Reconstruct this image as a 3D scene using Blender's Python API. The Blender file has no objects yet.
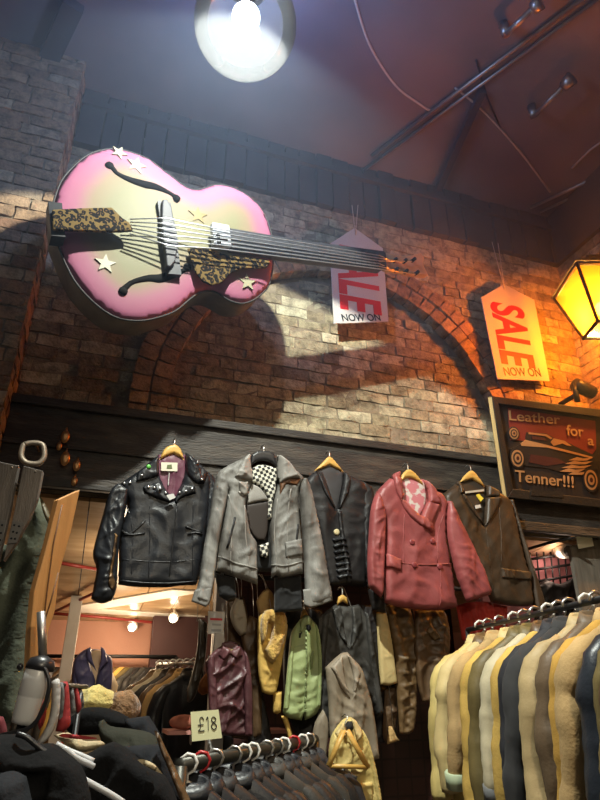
import bpy, bmesh, math, random
import numpy as np
from mathutils import Vector, Matrix, noise
from mathutils.geometry import delaunay_2d_cdt
random.seed(7); rng = np.random.default_rng(7)
SC = bpy.context.scene
COL = SC.collection
R = math.radians
# ------------------------------------------------------------------ camera
PITCH = R(25.7); CP, SP = math.cos(PITCH), math.sin(PITCH)
CAM = Vector((0, 0, 1.6))
cd = bpy.data.cameras.new('camera'); cam = bpy.data.objects.new('camera', cd); COL.objects.link(cam)
cam.location = CAM; cam.rotation_euler = (R(90) + PITCH, 0, 0)
cd.sensor_fit = 'VERTICAL'; cd.sensor_height = 36; cd.sensor_width = 27; cd.lens = 27; cd.clip_start = 0.02
SC.camera = cam

def ray(x, y):
    xc = (x - 300) / 600; yc = (400 - y) / 600
    return Vector((xc, CP - SP * yc, SP + CP * yc))
def at_z(x, y, z):
    r = ray(x, y); return CAM + r * ((z - CAM.z) / r.z)
def at_zc(x, y, zc):
    return CAM + ray(x, y) * zc

class Fr:
    """a local frame: X right, Y away, Z up; faces are seen along +Y"""
    def __init__(s, O, yaw=0.0, tilt=0.0, roll=0.0):
        s.yaw, s.tilt, s.roll = yaw, tilt, roll
        m = Matrix.Rotation(yaw, 3, 'Z') @ Matrix.Rotation(tilt, 3, 'X') @ Matrix.Rotation(roll, 3, 'Y')
        s.m3 = m; s.O = Vector(O); s.M = Matrix.Translation(s.O) @ m.to_4x4()
        s.Mi = s.M.inverted()
    def hit(s, x, y, off=0.0):
        n = s.m3 @ Vector((0, 1, 0)); o = s.O - n * off; r = ray(x, y)
        return CAM + r * ((o - CAM).dot(n) / r.dot(n))
    def px(s, x, y, off=0.0):
        p = s.Mi @ s.hit(x, y, off); return (p.x, p.z)
    def pxs(s, pts, off=0.0):
        return [s.px(x, y, off) for x, y in pts]
    def at(s, x, y, off=0.0):
        return Fr(s.hit(x, y, off), s.yaw, s.tilt, s.roll)
    def loc(s, a, y, b):
        return Fr(s.M @ Vector((a, y, b)), s.yaw, s.tilt, s.roll)
YAW = R(19)
W = Fr((0, 3.4, 0), YAW)

def crop(ox, oy, k):
    return lambda pts: [(ox + x / k, oy + y / k) for x, y in pts]

# ------------------------------------------------------------------ materials
MATS = {}
def nodes(name):
    m = bpy.data.materials.new(name); m.use_nodes = True
    nt = m.node_tree; b = nt.nodes['Principled BSDF']
    return m, nt, b
def mat(name, col, rough=0.6, metal=0.0, col2=None, nscale=6.0, bump=0.0, bscale=60.0, spec=0.5, stretch=None, sheen=0.0, coat=0.0, contrast=(0.35, 0.7)):
    if name in MATS: return MATS[name]
    m, nt, b = nodes(name); N, L = nt.nodes, nt.links
    b.inputs['Base Color'].default_value = (*col, 1); b.inputs['Roughness'].default_value = rough
    b.inputs['Metallic'].default_value = metal; b.inputs['Specular IOR Level'].default_value = spec
    if sheen: b.inputs['Sheen Weight'].default_value = sheen
    if coat: b.inputs['Coat Weight'].default_value = coat
    tc = N.new('ShaderNodeTexCoord'); src = tc.outputs['Object']
    if stretch:
        mp = N.new('ShaderNodeMapping'); mp.inputs['Scale'].default_value = stretch
        L.new(src, mp.inputs['Vector']); src = mp.outputs['Vector']
    if col2:
        n = N.new('ShaderNodeTexNoise'); n.inputs['Scale'].default_value = nscale; n.inputs['Detail'].default_value = 5
        r = N.new('ShaderNodeValToRGB'); e = r.color_ramp.elements
        e[0].position, e[1].position = contrast; e[0].color = (*col, 1); e[1].color = (*col2, 1)
        L.new(src, n.inputs['Vector']); L.new(n.outputs['Fac'], r.inputs['Fac']); L.new(r.outputs['Color'], b.inputs['Base Color'])
    if bump:
        n = N.new('ShaderNodeTexNoise'); n.inputs['Scale'].default_value = bscale; n.inputs['Detail'].default_value = 6
        bp = N.new('ShaderNodeBump'); bp.inputs['Strength'].default_value = bump; bp.inputs['Distance'].default_value = 0.01
        L.new(src, n.inputs['Vector']); L.new(n.outputs['Fac'], bp.inputs['Height']); L.new(bp.outputs['Normal'], b.inputs['Normal'])
    MATS[name] = m; return m
def emit(name, col, s):
    if name in MATS: return MATS[name]
    m, nt, b = nodes(name); b.inputs['Base Color'].default_value = (0, 0, 0, 1)
    b.inputs['Emission Color'].default_value = (*col, 1); b.inputs['Emission Strength'].default_value = s
    MATS[name] = m; return m
def leather(name, c, k=1.6, rough=0.42, bump=0.25, bscale=45, nscale=7):
    return mat(name, c, rough + .03, spec=.4, col2=tuple(min(1, x * k + 0.004) for x in c), nscale=nscale, bump=bump * .5, bscale=bscale * 2.6)
def suede(name, c, k=1.35):
    return mat(name, c, 0.9, col2=tuple(min(1, x * k) for x in c), nscale=9, bump=0.2, bscale=120, spec=0.2)

def brick_mat(name, cols, rough=0.88, grime=(0.03, 0.024, 0.018), grime_amt=0.75):
    m, nt, b = nodes(name); N, L = nt.nodes, nt.links
    b.inputs['Roughness'].default_value = rough; b.inputs['Specular IOR Level'].default_value = 0.25
    g = N.new('ShaderNodeNewGeometry'); r = N.new('ShaderNodeValToRGB'); r.color_ramp.interpolation = 'LINEAR'
    e = r.color_ramp.elements
    while len(e) < len(cols): e.new(0.5)
    for i, c in enumerate(cols): e[i].position = i / (len(cols) - 1); e[i].color = (*c, 1)
    L.new(g.outputs['Random Per Island'], r.inputs['Fac'])
    tc = N.new('ShaderNodeTexCoord')
    n = N.new('ShaderNodeTexNoise'); n.inputs['Scale'].default_value = 14; n.inputs['Detail'].default_value = 8; n.inputs['Roughness'].default_value = 0.7
    L.new(tc.outputs['Object'], n.inputs['Vector'])
    rr = N.new('ShaderNodeValToRGB'); rr.color_ramp.elements[0].position = 0.42; rr.color_ramp.elements[1].position = 0.68
    rr.color_ramp.elements[0].color = (0, 0, 0, 1); rr.color_ramp.elements[1].color = (grime_amt,) * 3 + (1,)
    L.new(n.outputs['Fac'], rr.inputs['Fac'])
    mx = N.new('ShaderNodeMix'); mx.data_type = 'RGBA'; mx.inputs['B'].default_value = (*grime, 1)
    mx.inputs[7].default_value = (*grime, 1)
    L.new(rr.outputs['Color'], mx.inputs[0]); L.new(r.outputs['Color'], mx.inputs[6]); L.new(mx.outputs[2], b.inputs['Base Color'])
    n2 = N.new('ShaderNodeTexNoise'); n2.inputs['Scale'].default_value = 60; n2.inputs['Detail'].default_value = 8
    bp = N.new('ShaderNodeBump'); bp.inputs['Strength'].default_value = 0.7; bp.inputs['Distance'].default_value = 0.012
    L.new(tc.outputs['Object'], n2.inputs['Vector']); L.new(n2.outputs['Fac'], bp.inputs['Height']); L.new(bp.outputs['Normal'], b.inputs['Normal'])
    return m

def leopard(name='leopard print'):
    if name in MATS: return MATS[name]
    m, nt, b = nodes(name); N, L = nt.nodes, nt.links
    tc = N.new('ShaderNodeTexCoord')
    nz = N.new('ShaderNodeTexNoise'); nz.inputs['Scale'].default_value = 14
    L.new(tc.outputs['Object'], nz.inputs['Vector'])
    ad = N.new('ShaderNodeMix'); ad.data_type = 'VECTOR'; ad.inputs[0].default_value = 0.06
    L.new(tc.outputs['Object'], ad.inputs[4]); L.new(nz.outputs['Color'], ad.inputs[5])
    v = N.new('ShaderNodeTexVoronoi'); v.inputs['Scale'].default_value = 46; L.new(ad.outputs[1], v.inputs['Vector'])
    r = N.new('ShaderNodeValToRGB'); r.color_ramp.interpolation = 'CONSTANT'; e = r.color_ramp.elements
    e.new(0.5); e.new(0.6)
    for i, (p, c) in enumerate([(0, (0.09, 0.05, 0.02)), (0.2, (0.006, 0.005, 0.005)), (0.54, (0.13, 0.085, 0.03)), (0.85, (0.15, 0.10, 0.035))]):
        e[i].position = p; e[i].color = (*c, 1)
    L.new(v.outputs['Distance'], r.inputs['Fac']); L.new(r.outputs['Color'], b.inputs['Base Color'])
    b.inputs['Roughness'].default_value = 0.8; b.inputs['Specular IOR Level'].default_value = 0.1
    MATS[name] = m; return m
def checker(name, c1, c2, scale):
    m, nt, b = nodes(name); N, L = nt.nodes, nt.links
    tc = N.new('ShaderNodeTexCoord'); mp = N.new('ShaderNodeMapping'); mp.inputs['Rotation'].default_value = (0.0, R(20), 0); mp.inputs['Location'].default_value = (0, 0.5 / scale, 0)
    k = N.new('ShaderNodeTexChecker'); k.inputs['Scale'].default_value = scale; k.inputs['Color1'].default_value = (*c1, 1); k.inputs['Color2'].default_value = (*c2, 1)
    sx = N.new('ShaderNodeSeparateXYZ'); cx = N.new('ShaderNodeCombineXYZ'); cx.inputs['Y'].default_value = 0.5 / scale
    L.new(tc.outputs['Object'], mp.inputs['Vector']); L.new(mp.outputs['Vector'], sx.inputs[0])
    L.new(sx.outputs['X'], cx.inputs['X']); L.new(sx.outputs['Z'], cx.inputs['Z'])
    L.new(cx.outputs[0], k.inputs['Vector']); L.new(k.outputs['Color'], b.inputs['Base Color']); b.inputs['Roughness'].default_value = 0.8
    return m

# ------------------------------------------------------------------ object helpers
def place(o, fr):
    o.location = fr.O; o.rotation_euler = fr.m3.to_euler()
def tag(o, label, cat, group=None, kind=None):
    if label: o['label'] = label
    if cat: o['category'] = cat
    if group: o['group'] = group
    if kind: o['kind'] = kind
    return o
def thing(name, label, cat, fr, group=None):
    o = bpy.data.objects.new(name, None); COL.objects.link(o); o.empty_display_size = 0.05
    place(o, fr); return tag(o, label, cat, group)
def mesh_obj(name, verts, faces, m, parent=None, fr=None, smooth=True):
    me = bpy.data.meshes.new(name); me.from_pydata([tuple(v) for v in verts], [], faces); me.update()
    if smooth:
        for p in me.polygons: p.use_smooth = True
    o = bpy.data.objects.new(name, me); COL.objects.link(o)
    if m is not None: me.materials.append(m)
    if parent: o.parent = parent
    elif fr is not None: place(o, fr)
    return o
class MB:
    """collects shapes into one mesh"""
    def __init__(s): s.v = []; s.f = []
    def add(s, v, f):
        n = len(s.v); s.v += [tuple(x) for x in v]; s.f += [tuple(i + n for i in q) for q in f]; return s
    def box(s, x0, x1, y0, y1, z0, z1):
        return s.add([(x0, y0, z0), (x1, y0, z0), (x1, y1, z0), (x0, y1, z0), (x0, y0, z1), (x1, y0, z1), (x1, y1, z1), (x0, y1, z1)],
                     [(0, 3, 2, 1), (4, 5, 6, 7), (0, 1, 5, 4), (1, 2, 6, 5), (2, 3, 7, 6), (3, 0, 4, 7)])
    def tube(s, pts, r, n=8, r2=None, cap=True):
        pts = [Vector(p) for p in pts]; k = len(pts); base = len(s.v); up = None
        for i, p in enumerate(pts):
            d = (pts[min(i + 1, k - 1)] - pts[max(i - 1, 0)]).normalized()
            if up is None: up = Vector((0, 0, 1)) if abs(d.z) < 0.9 else Vector((0, 1, 0))
            a = (up - d * up.dot(d)).normalized(); b = d.cross(a); up = a
            t = i / (k - 1); rr = (r[i] if isinstance(r, (list, tuple)) else (r + (r2 - r) * t if r2 is not None else r))
            for j in range(n):
                th = 2 * math.pi * j / n; s.v.append(tuple(p + a * (rr * math.cos(th)) + b * (rr * math.sin(th))))
        for i in range(k - 1):
            for j in range(n):
                q = base + i * n; s.f.append((q + j, q + (j + 1) % n, q + n + (j + 1) % n, q + n + j))
        if cap:
            s.f.append(tuple(base + j for j in reversed(range(n)))); s.f.append(tuple(base + (k - 1) * n + j for j in range(n)))
        return s
    def lathe(s, prof, M=None, n=20):
        """prof: (r, h) about local Z, then M"""
        base = len(s.v); M = M or Matrix.Identity(4)
        for r, h in prof:
            for j in range(n):
                th = 2 * math.pi * j / n; s.v.append(tuple(M @ Vector((r * math.cos(th), r * math.sin(th), h))))
        for i in range(len(prof) - 1):
            for j in range(n):
                q = base + i * n; s.f.append((q + j, q + (j + 1) % n, q + n + (j + 1) % n, q + n + j))
        s.f.append(tuple(base + j for j in reversed(range(n)))); q = base + (len(prof) - 1) * n; s.f.append(tuple(q + j for j in range(n)))
        return s
    def ball(s, c, r, n=12, m=8, sq=(1, 1, 1)):
        prof = [(max(1e-4, r * math.sin(math.pi * i / m)), -r * math.cos(math.pi * i / m)) for i in range(m + 1)]
        M = Matrix.Translation(c) @ Matrix.Diagonal((*sq, 1)); return s.lathe(prof, M, n)
    def plate(s, pts, y0, y1):
        """polygon in (x,z) extruded from y0 (front) to y1"""
        n = len(pts); ar = sum(pts[i][0] * pts[(i + 1) % n][1] - pts[(i + 1) % n][0] * pts[i][1] for i in range(n))
        if ar < 0: pts = pts[::-1]
        v = [(a, y0, b) for a, b in pts] + [(a, y1, b) for a, b in pts]
        f = [tuple(range(n)), tuple(range(2 * n - 1, n - 1, -1))] + [(i, n + i, n + (i + 1) % n, (i + 1) % n) for i in range(n)]
        return s.add(v, f)
    def build(s, name, m, parent=None, fr=None, smooth=True, auto=None):
        o = mesh_obj(name, s.v, s.f, m, parent, fr, smooth)
        if auto:
            o.data.shade_auto = None if False else None
        return o
def bevel(o, w=0.004, seg=2):
    b = o.modifiers.new('bevel', 'BEVEL'); b.width = w; b.segments = seg; b.limit_method = 'ANGLE'; return o

def smooth_poly(pts, sub=4, closed=True):
    """Catmull-Rom"""
    n = len(pts); out = []
    def corner(i):
        if not closed or len(pts[0]) > 2: return False
        a, b, c = pts[(i - 1) % n], pts[i % n], pts[(i + 1) % n]
        u, v = Vector((b[0] - a[0], b[1] - a[1])), Vector((c[0] - b[0], c[1] - b[1]))
        return u.length > 0 and v.length > 0 and u.angle(v) > R(42)
    rngi = range(n if closed else n - 1)
    for i in rngi:
        g = (lambda k: pts[k % n]) if closed else (lambda k: pts[min(max(k, 0), n - 1)])
        p0, p1, p2, p3 = g(i - 1), g(i), g(i + 1), g(i + 2)
        if corner(i): p0 = p1
        if corner(i + 1): p3 = p2
        for j in range(sub):
            t = j / sub; t2, t3 = t * t, t * t * t
            out.append(tuple(0.5 * (2 * p1[d] + (-p0[d] + p2[d]) * t + (2 * p0[d] - 5 * p1[d] + 4 * p2[d] - p3[d]) * t2 + (-p0[d] + 3 * p1[d] - 3 * p2[d] + p3[d]) * t3) for d in range(len(p1))))
    if not closed: out.append(tuple(pts[-1]))
    return out
def resample(pts, step):
    out = []; n = len(pts)
    for i in range(n):
        a, b = pts[i], pts[(i + 1) % n]; d = math.dist(a, b); k = max(1, int(round(d / step)))
        for j in range(k): out.append((a[0] + (b[0] - a[0]) * j / k, a[1] + (b[1] - a[1]) * j / k))
    return out
def inside(poly, A, B):
    r = np.zeros(A.shape, bool); n = len(poly)
    for i in range(n):
        x0, y0 = poly[i]; x1, y1 = poly[(i + 1) % n]
        if y0 == y1: continue
        c = ((y0 > B) != (y1 > B)) & (A < (x1 - x0) * (B - y0) / (y1 - y0) + x0); r ^= c
    return r
def edge_dist(poly, A, B):
    P = np.array(poly); Q = np.roll(P, -1, 0); D = Q - P; L2 = np.maximum((D ** 2).sum(1), 1e-12)
    X = np.stack([A, B], -1)[:, None, :]; t = np.clip(((X - P) * D).sum(-1) / L2, 0, 1)
    return np.sqrt(((X - P - t[..., None] * D) ** 2).sum(-1)).min(1)
def folds(seed, amp=0.01, freq=38.0, ang=0.0, wr=0.4):
    """soft vertical drapes plus sharper creases"""
    g = np.random.default_rng(seed); ph = g.uniform(0, 6.28, 16); ca, sa = math.cos(ang), math.sin(ang)
    dirs = g.uniform(0, 6.28, 6); fr2 = g.uniform(16, 46, 6)
    def f(a, b):
        u = a * ca + b * sa; v = -a * sa + b * ca
        r = 0.55 * np.sin(freq * (u + 0.05 * np.sin(6 * v + ph[0])) + ph[1]) + 0.45 * np.sin(freq * 0.53 * (u + 0.09 * np.sin(4 * v + ph[2])) + ph[3])
        w = 0
        for i in range(6):
            s_ = np.abs(np.sin(fr2[i] * (a * math.cos(dirs[i]) + b * math.sin(dirs[i])) + ph[4 + i] + 1.8 * np.sin(9 * b + 7 * a + ph[i]) + .9 * np.sin(21 * a - 12 * b + ph[i + 8])))
            w = w + (1 - s_) ** 3 * (0.5 + 0.5 * np.sin(7 * a + 5 * b + ph[i + 6])) - .12
        return amp * (0.8 * r + 2.0 * wr * w)
    return f
class Puff:
    """closed cushion-like cloth panel over an outline in the local X-Z plane"""
    def __init__(s, name, pts, m, parent=None, fr=None, T=0.05, w=0.06, back=0.4, fold=None, res=None, base=0.0, sub=3, edge=None, flat=0.0):
        poly = smooth_poly(pts, sub) if sub > 1 else list(pts)
        xs = [p[0] for p in poly]; ys = [p[1] for p in poly]
        if res is None: res = max(0.006, math.sqrt((max(xs) - min(xs)) * (max(ys) - min(ys))) / 34)
        poly = resample(poly, res); s.poly = poly; s.T, s.w, s.fold, s.base = T, w, fold, base
        n = len(poly)
        ga, gb = np.meshgrid(np.arange(min(xs), max(xs), res), np.arange(min(ys), max(ys), res * 0.87))
        ga[1::2] += res / 2; A, B = ga.ravel() + rng.uniform(-.12, .12, ga.size) * res, gb.ravel() + rng.uniform(-.12, .12, gb.size) * res
        k = inside(poly, A, B); A, B = A[k], B[k]
        if len(A):
            k = edge_dist(poly, A, B) > 0.55 * res; A, B = A[k], B[k]
        co = [Vector(p) for p in poly] + [Vector((a, b)) for a, b in zip(A, B)]
        ov, oe, of, *_ = delaunay_2d_cdt(co, [(i, (i + 1) % n) for i in range(n)], [], 1, 1e-7)
        V = np.array([[v.x, v.y] for v in ov]); a, b = V[:, 0], V[:, 1]
        d = edge_dist(poly, a, b); onb = d < 1e-6
        bs = s.base(a, b) if callable(base) else np.full(len(a), base)
        t = s.thick(d); fo = 0 if fold is None else fold(a, b) * np.clip(d / w, 0, 1)
        yf = bs - t - fo; yb = bs + back * t
        verts = [(x, y, z) for x, y, z in zip(a, yf, b)]; idx = {}
        for i in range(len(a)):
            if onb[i]: idx[i] = i
            else: idx[i] = len(verts); verts.append((a[i], yb[i], b[i]))
        faces = []
        for f in of:
            f = list(f)
            nz = sum(V[f[i]][0] * V[f[(i + 1) % len(f)]][1] - V[f[(i + 1) % len(f)]][0] * V[f[i]][1] for i in range(len(f)))
            if nz < 0: f = f[::-1]
            faces.append(tuple(f))
            g = tuple(idx[i] for i in reversed(f))
            if set(g) != set(f): faces.append(g)
        s.o = mesh_obj(name, verts, faces, m, parent, fr); s.d = d; s.nf = len(a)
    def thick(s, d):
        q = np.clip(d / (0.4 * s.w), 0, 1); q2 = np.clip(d / (1.5 * s.w), 0, 1)
        return s.T * (0.5 * np.sqrt(np.clip(1 - (1 - q) ** 2, 0, 1)) + 0.5 * np.sqrt(np.clip(1 - (1 - q2) ** 2, 0, 1)))
    def front(s, a, b):
        a = np.atleast_1d(np.asarray(a, float)); b = np.atleast_1d(np.asarray(b, float))
        d = edge_dist(s.poly, a, b) * np.where(inside(s.poly, a, b), 1, 0)
        bs = s.base(a, b) if callable(s.base) else s.base
        fo = 0 if s.fold is None else s.fold(a, b) * np.clip(d / s.w, 0, 1)
        return bs - s.thick(d) - fo
    def y(s, a, b): return float(s.front(a, b)[0])
    def on(s, lift): return lambda a, b: s.front(a, b) - lift

def text(name, body, fr, bl, br, hpx, m, parent, y, off=0.0, depth=0.002, bold=0.0, label=None):
    """lettering on the plane; bl/br are baseline ends seen in the frame's plane, hpx the cap height"""
    cu = bpy.data.curves.new(name, 'FONT'); cu.body = body; cu.extrude = 0.5; cu.offset = bold
    t = bpy.data.objects.new(name, cu); COL.objects.link(t); bpy.context.view_layer.update()
    me = bpy.data.meshes.new_from_object(t.evaluated_get(bpy.context.evaluated_depsgraph_get()))
    bpy.data.objects.remove(t); bpy.data.curves.remove(cu)
    xs = [v.co.x for v in me.vertices]; cap = 0.7 if bold < 0.01 else 0.72
    x0, x1 = min(xs), max(xs); P = Vector(fr.px(*bl, off)); Q = Vector(fr.px(*br, off)); e = (Q - P); w = e.length; e.normalize(); nrm = Vector((-e.y, e.x))
    h = hpx * w / math.dist(bl, br)
    for v in me.vertices:
        p = P + e * ((v.co.x - x0) / (x1 - x0) * w) + nrm * (v.co.y / cap * h)
        v.co = Vector((p.x, y - depth if v.co.z > 0 else y, p.y))
    me.materials.append(m); o = bpy.data.objects.new(name, me); COL.objects.link(o); o.parent = parent
    return o
# ------------------------------------------------------------------ the setting
def structure(o, label=None): o['kind'] = 'structure'; return o
STOCK = [(0.42, 0.38, 0.245), (0.31, 0.265, 0.165), (0.53, 0.49, 0.34), (0.25, 0.19, 0.115), (0.43, 0.37, 0.235), (0.20, 0.16, 0.105), (0.50, 0.45, 0.31)]
REDS = [(0.30, 0.19, 0.11), (0.38, 0.26, 0.16), (0.20, 0.11, 0.065), (0.42, 0.33, 0.22), (0.26, 0.15, 0.085)]
M_brick = brick_mat('stock brick', STOCK); M_red = brick_mat('red brick', REDS)
M_arch = brick_mat('arch brick', [(0.44, 0.30, 0.17), (0.34, 0.21, 0.11), (0.48, 0.34, 0.20), (0.27, 0.16, 0.09)])
M_mortar = mat('mortar', (0.26, 0.215, 0.15), 0.95, col2=(0.12, 0.095, 0.07), nscale=9, bump=0.6, bscale=50, spec=0.2)
M_black = mat('sooty paint', (0.035, 0.032, 0.034), 0.8, col2=(0.065, 0.057, 0.055), nscale=2.5, bump=0.3, bscale=14)
M_ceil = mat('ceiling paint', (0.13, 0.115, 0.12), 0.75, col2=(0.20, 0.17, 0.17), nscale=1.6, bump=0.35, bscale=9)
M_beam = mat('beam timber', (0.020, 0.016, 0.013), 0.65, col2=(0.075, 0.060, 0.046), nscale=5, bump=0.6, bscale=22, stretch=(1, 1, 5), contrast=(0.45, 0.8))
M_darkwood = mat('dark timber', (0.045, 0.03, 0.02), 0.6, col2=(0.11, 0.07, 0.045), nscale=7, bump=0.3, bscale=30, stretch=(6, 1, 1))

CH = 0.081
def brick_face(mb, rnd, s0, s1, z0, z1, y, depth, rough=0.006, M=None):
    """one rough brick with its face towards -Y"""
    nx, nz = (4, 3) if s1 - s0 > 0.15 else (3, 3)
    g = []
    yy = y + rnd.uniform(-0.006, 0.004)
    for j in range(nz):
        for i in range(nx):
            u, v = i / (nx - 1), j / (nz - 1)
            ed = 1 if (i in (0, nx - 1) or j in (0, nz - 1)) else 0
            a = s0 + (s1 - s0) * u + rnd.uniform(-1, 1) * rough * 0.8; b = z0 + (z1 - z0) * v + rnd.uniform(-1, 1) * rough * 0.8
            g.append(Vector((a, yy + (0.003 if ed else 0) + rnd.uniform(-1, 1) * rough * 0.75, b)))
    ring = [i for i in range(nx)] + [nx * j + nx - 1 for j in range(1, nz)] + [nx * (nz - 1) + i for i in range(nx - 2, -1, -1)] + [nx * j for j in range(nz - 2, 0, -1)]
    v = g + [Vector((g[i].x + (0.002 if g[i].x < (s0 + s1) / 2 else -0.002), yy + depth, g[i].z)) for i in ring]
    f = [(j * nx + i, j * nx + i + 1, (j + 1) * nx + i + 1, (j + 1) * nx + i) for j in range(nz - 1) for i in range(nx - 1)]
    n0 = len(g); k = len(ring); v += [g[i] for i in ring]
    f += [(n0 + k + (i + 1) % k, n0 + k + i, n0 + i, n0 + (i + 1) % k) for i in range(k)]
    if M: v = [M @ p for p in v]
    mb.add(v, f)
def brick_wall(name, fr, s0, s1, z0, z1, m, keep=None, y=0.0, seed=1, mortar_poly=None):
    rnd = random.Random(seed); mb = MB(); z = z0; k = 0
    while z < z1 - 0.02:
        s = s0 - rnd.uniform(0, 0.2); hd = 0
        while s < s1:
            hd = (hd + 1) if rnd.random() < 0.85 else hd
            L = (0.235 if hd % 3 else 0.125) + rnd.uniform(-0.012, 0.012)
            a, b = max(s, s0), min(s + L - 0.010, s1)
            if b - a > 0.03 and (keep is None or keep((a + b) / 2, z + CH / 2)):
                brick_face(mb, rnd, a, b, z + 0.004, min(z + CH - 0.004, z1), y, 0.05, 0.0062)
            s += L
        z += CH; k += 1
    return mb
AC, AZ, AR, AT = 0.35, 3.14, 1.15, 0.235        # blind arch: centre, springing, inner radius, ring width
def in_arch(a, b, r): return (abs(a - AC) < r and b < AZ) or (a - AC) ** 2 + (b - AZ) ** 2 < r * r
ZT = 4.87
mb = brick_wall('w', W, -1.75, 2.36, 2.85, ZT, M_brick, keep=lambda a, b: not in_arch(a, b, AR + AT - 0.02), seed=3)
wall_back = structure(mb.build('wall_back', M_brick, None, W))
mb = brick_wall('w', W, AC - AR, AC + AR, 2.85, AZ + AR + 0.05, M_brick, keep=lambda a, b: in_arch(a, b, AR - 0.02), y=0.075, seed=5)
structure(mb.build('wall_back_recess', M_brick, wall_back))
# mortar bed behind both skins
mb = MB(); segs = 40
arc = [(AC + (AR + 0.02) * math.cos(math.pi * i / segs), AZ + (AR + 0.02) * math.sin(math.pi * i / segs)) for i in range(segs + 1)]
ys = 0.0075
for i in range(segs):
    (a0, b0), (a1, b1) = arc[i], arc[i + 1]
    mb.add([(a0, ys, b0), (a0, ys, ZT), (a1, ys, ZT), (a1, ys, b1)], [(0, 1, 2, 3)])
    mb.add([(a0, ys, b0), (a1, ys, b1), (a1, 0.09, b1), (a0, 0.09, b0)], [(0, 1, 2, 3)])
for a0, a1 in ((-1.95, AC - AR - 0.02), (AC + AR + 0.02, 2.36)):
    mb.add([(a0, ys, 2.5), (a1, ys, 2.5), (a1, ys, ZT), (a0, ys, ZT)], [(0, 1, 2, 3)])
for a0 in (AC - AR - 0.02, AC + AR + 0.02):
    mb.add([(a0, ys, 2.5), (a0, 0.09, 2.5), (a0, 0.09, AZ), (a0, ys, AZ)], [(0, 1, 2, 3)])
mb.add([(AC - AR - .05, .0825, 2.5), (AC + AR + .05, .0825, 2.5), (AC + AR + .05, .0825, AZ + AR + .05), (AC - AR - .05, .0825, AZ + AR + .05)], [(0, 1, 2, 3)])
mb.box(-2.1, 2.5, 0.11, 0.3, 2.5, ZT + .5)
structure(mb.build('wall_back_mortar', M_mortar, wall_back, smooth=False))
# arch ring, two rows of headers
rnd = random.Random(11); mb = MB()
for row in range(2):
    r0 = AR + row * 0.117; nb = 36 + 4 * row
    for i in range(nb):
        th = math.pi * (i + 0.5) / nb; hw = math.pi * (r0 + .05) / nb / 2 - 0.005
        M = Matrix.Translation((AC, 0, AZ)) @ Matrix.Rotation(-(th - math.pi / 2), 4, 'Y')
        brick_face(mb, rnd, -hw, hw, r0 + 0.004, r0 + 0.108, -0.010 - 0.006 * row, 0.10, 0.004, M)
z = AZ - CH
while z > 2.86:
    for sx in (-1, 1):
        for row in range(2):
            c = AC + sx * (AR + 0.058 + row * 0.117); brick_face(mb, rnd, c - 0.05, c + 0.05, z + .006, z + CH - .006, -0.010, 0.1, 0.004)
    z -= CH
structure(mb.build('trim_1', M_arch, None, W))
# left pier and right wall
mb = MB(); PS = -1.61; PD = 0.26
fr = W.loc(0, -PD, 0)
pier = brick_wall('p', W, -2.6, PS, 0.0, 5.38, M_red, seed=8)
o = structure(pier.build('wall_left', M_red, None, fr))
mb = MB(); rn = random.Random(4); z = 0
Mx = Matrix.Translation((PS, 0, 0)) @ Matrix.Rotation(R(90), 4, 'Z')
while z < 5.38:
    s = 0.0 if int(z / CH) % 2 else -0.11
    while s < PD:
        brick_face(mb, rn, max(s, 0) + .004, min(s + 0.22, PD) - .004, z + .006, z + CH - .006, -0.004, 0.05, .005, Mx); s += 0.235
    z += CH
mb2 = MB(); mb2.box(-2.7, PS - 0.014, 0.016, PD + .02, 0, 5.38)
structure(mb.build('wall_left_return', M_red, o)); structure(mb2.build('wall_left_mortar', M_mortar, o, smooth=False))
RW = Fr(W.M @ Vector((2.34, 0, 0)), YAW - R(90))     # right wall, running towards the camera: local X from the corner
mb = brick_wall('r', RW, 0.0, 4.2, 0.0, ZT, M_brick, seed=21)
o = structure(mb.build('wall_right', M_brick, None, RW))
mb = MB(); mb.box(-0.1, 4.4, 0.016, 0.2, 0, 5.38); structure(mb.build('wall_right_mortar', M_mortar, o, smooth=False))
mb = MB(); mb.box(0, 4.4, -0.03, 0.01, ZT, 5.38); structure(mb.build('wall_right_boarding', M_black, o, smooth=False))
# dark boarding between the brick top and the ceiling
mb = MB(); s = -1.6; rn = random.Random(2)
while s < 2.34:
    w_ = rn.uniform(0.11, 0.17); mb.box(s, min(s + w_ - 0.012, 2.34), -0.03 - rn.uniform(0, .02), 0.1, ZT, 5.38); s += w_
mb.box(-1.6, 2.34, -0.07, 0.1, 5.22, 5.27)
structure(mb.build('trim_2', M_black, None, W, smooth=False))
mb = MB(); mb.box(-3.2, 3.4, -5.5, 0.3, 5.38, 5.5); structure(mb.build('ceiling', M_ceil, None, W, smooth=False))
M_floor = mat('worn floor', (0.06, 0.05, 0.045), 0.7, col2=(0.12, 0.10, 0.085), nscale=5, bump=0.2)
mb = MB(); mb.box(-4.5, 4.5, -5.5, 3.2, -0.1, 0); structure(mb.build('floor', M_floor, None, W, smooth=False))
# timber lintel carrying the jackets
mb = MB(); mb.box(-1.61, 2.34, -0.085, 0.1, 2.52, 2.965); mb.box(-1.61, 2.34, -0.11, -0.08, 2.93, 2.98); mb.box(-1.61, 2.34, -0.12, -0.08, 2.50, 2.56)
mb.box(-1.61, 2.34, -0.10, -0.08, 2.71, 2.724)
o = structure(mb.build('trim_3', M_beam, None, W, smooth=False)); bevel(o, 0.006)
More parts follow.
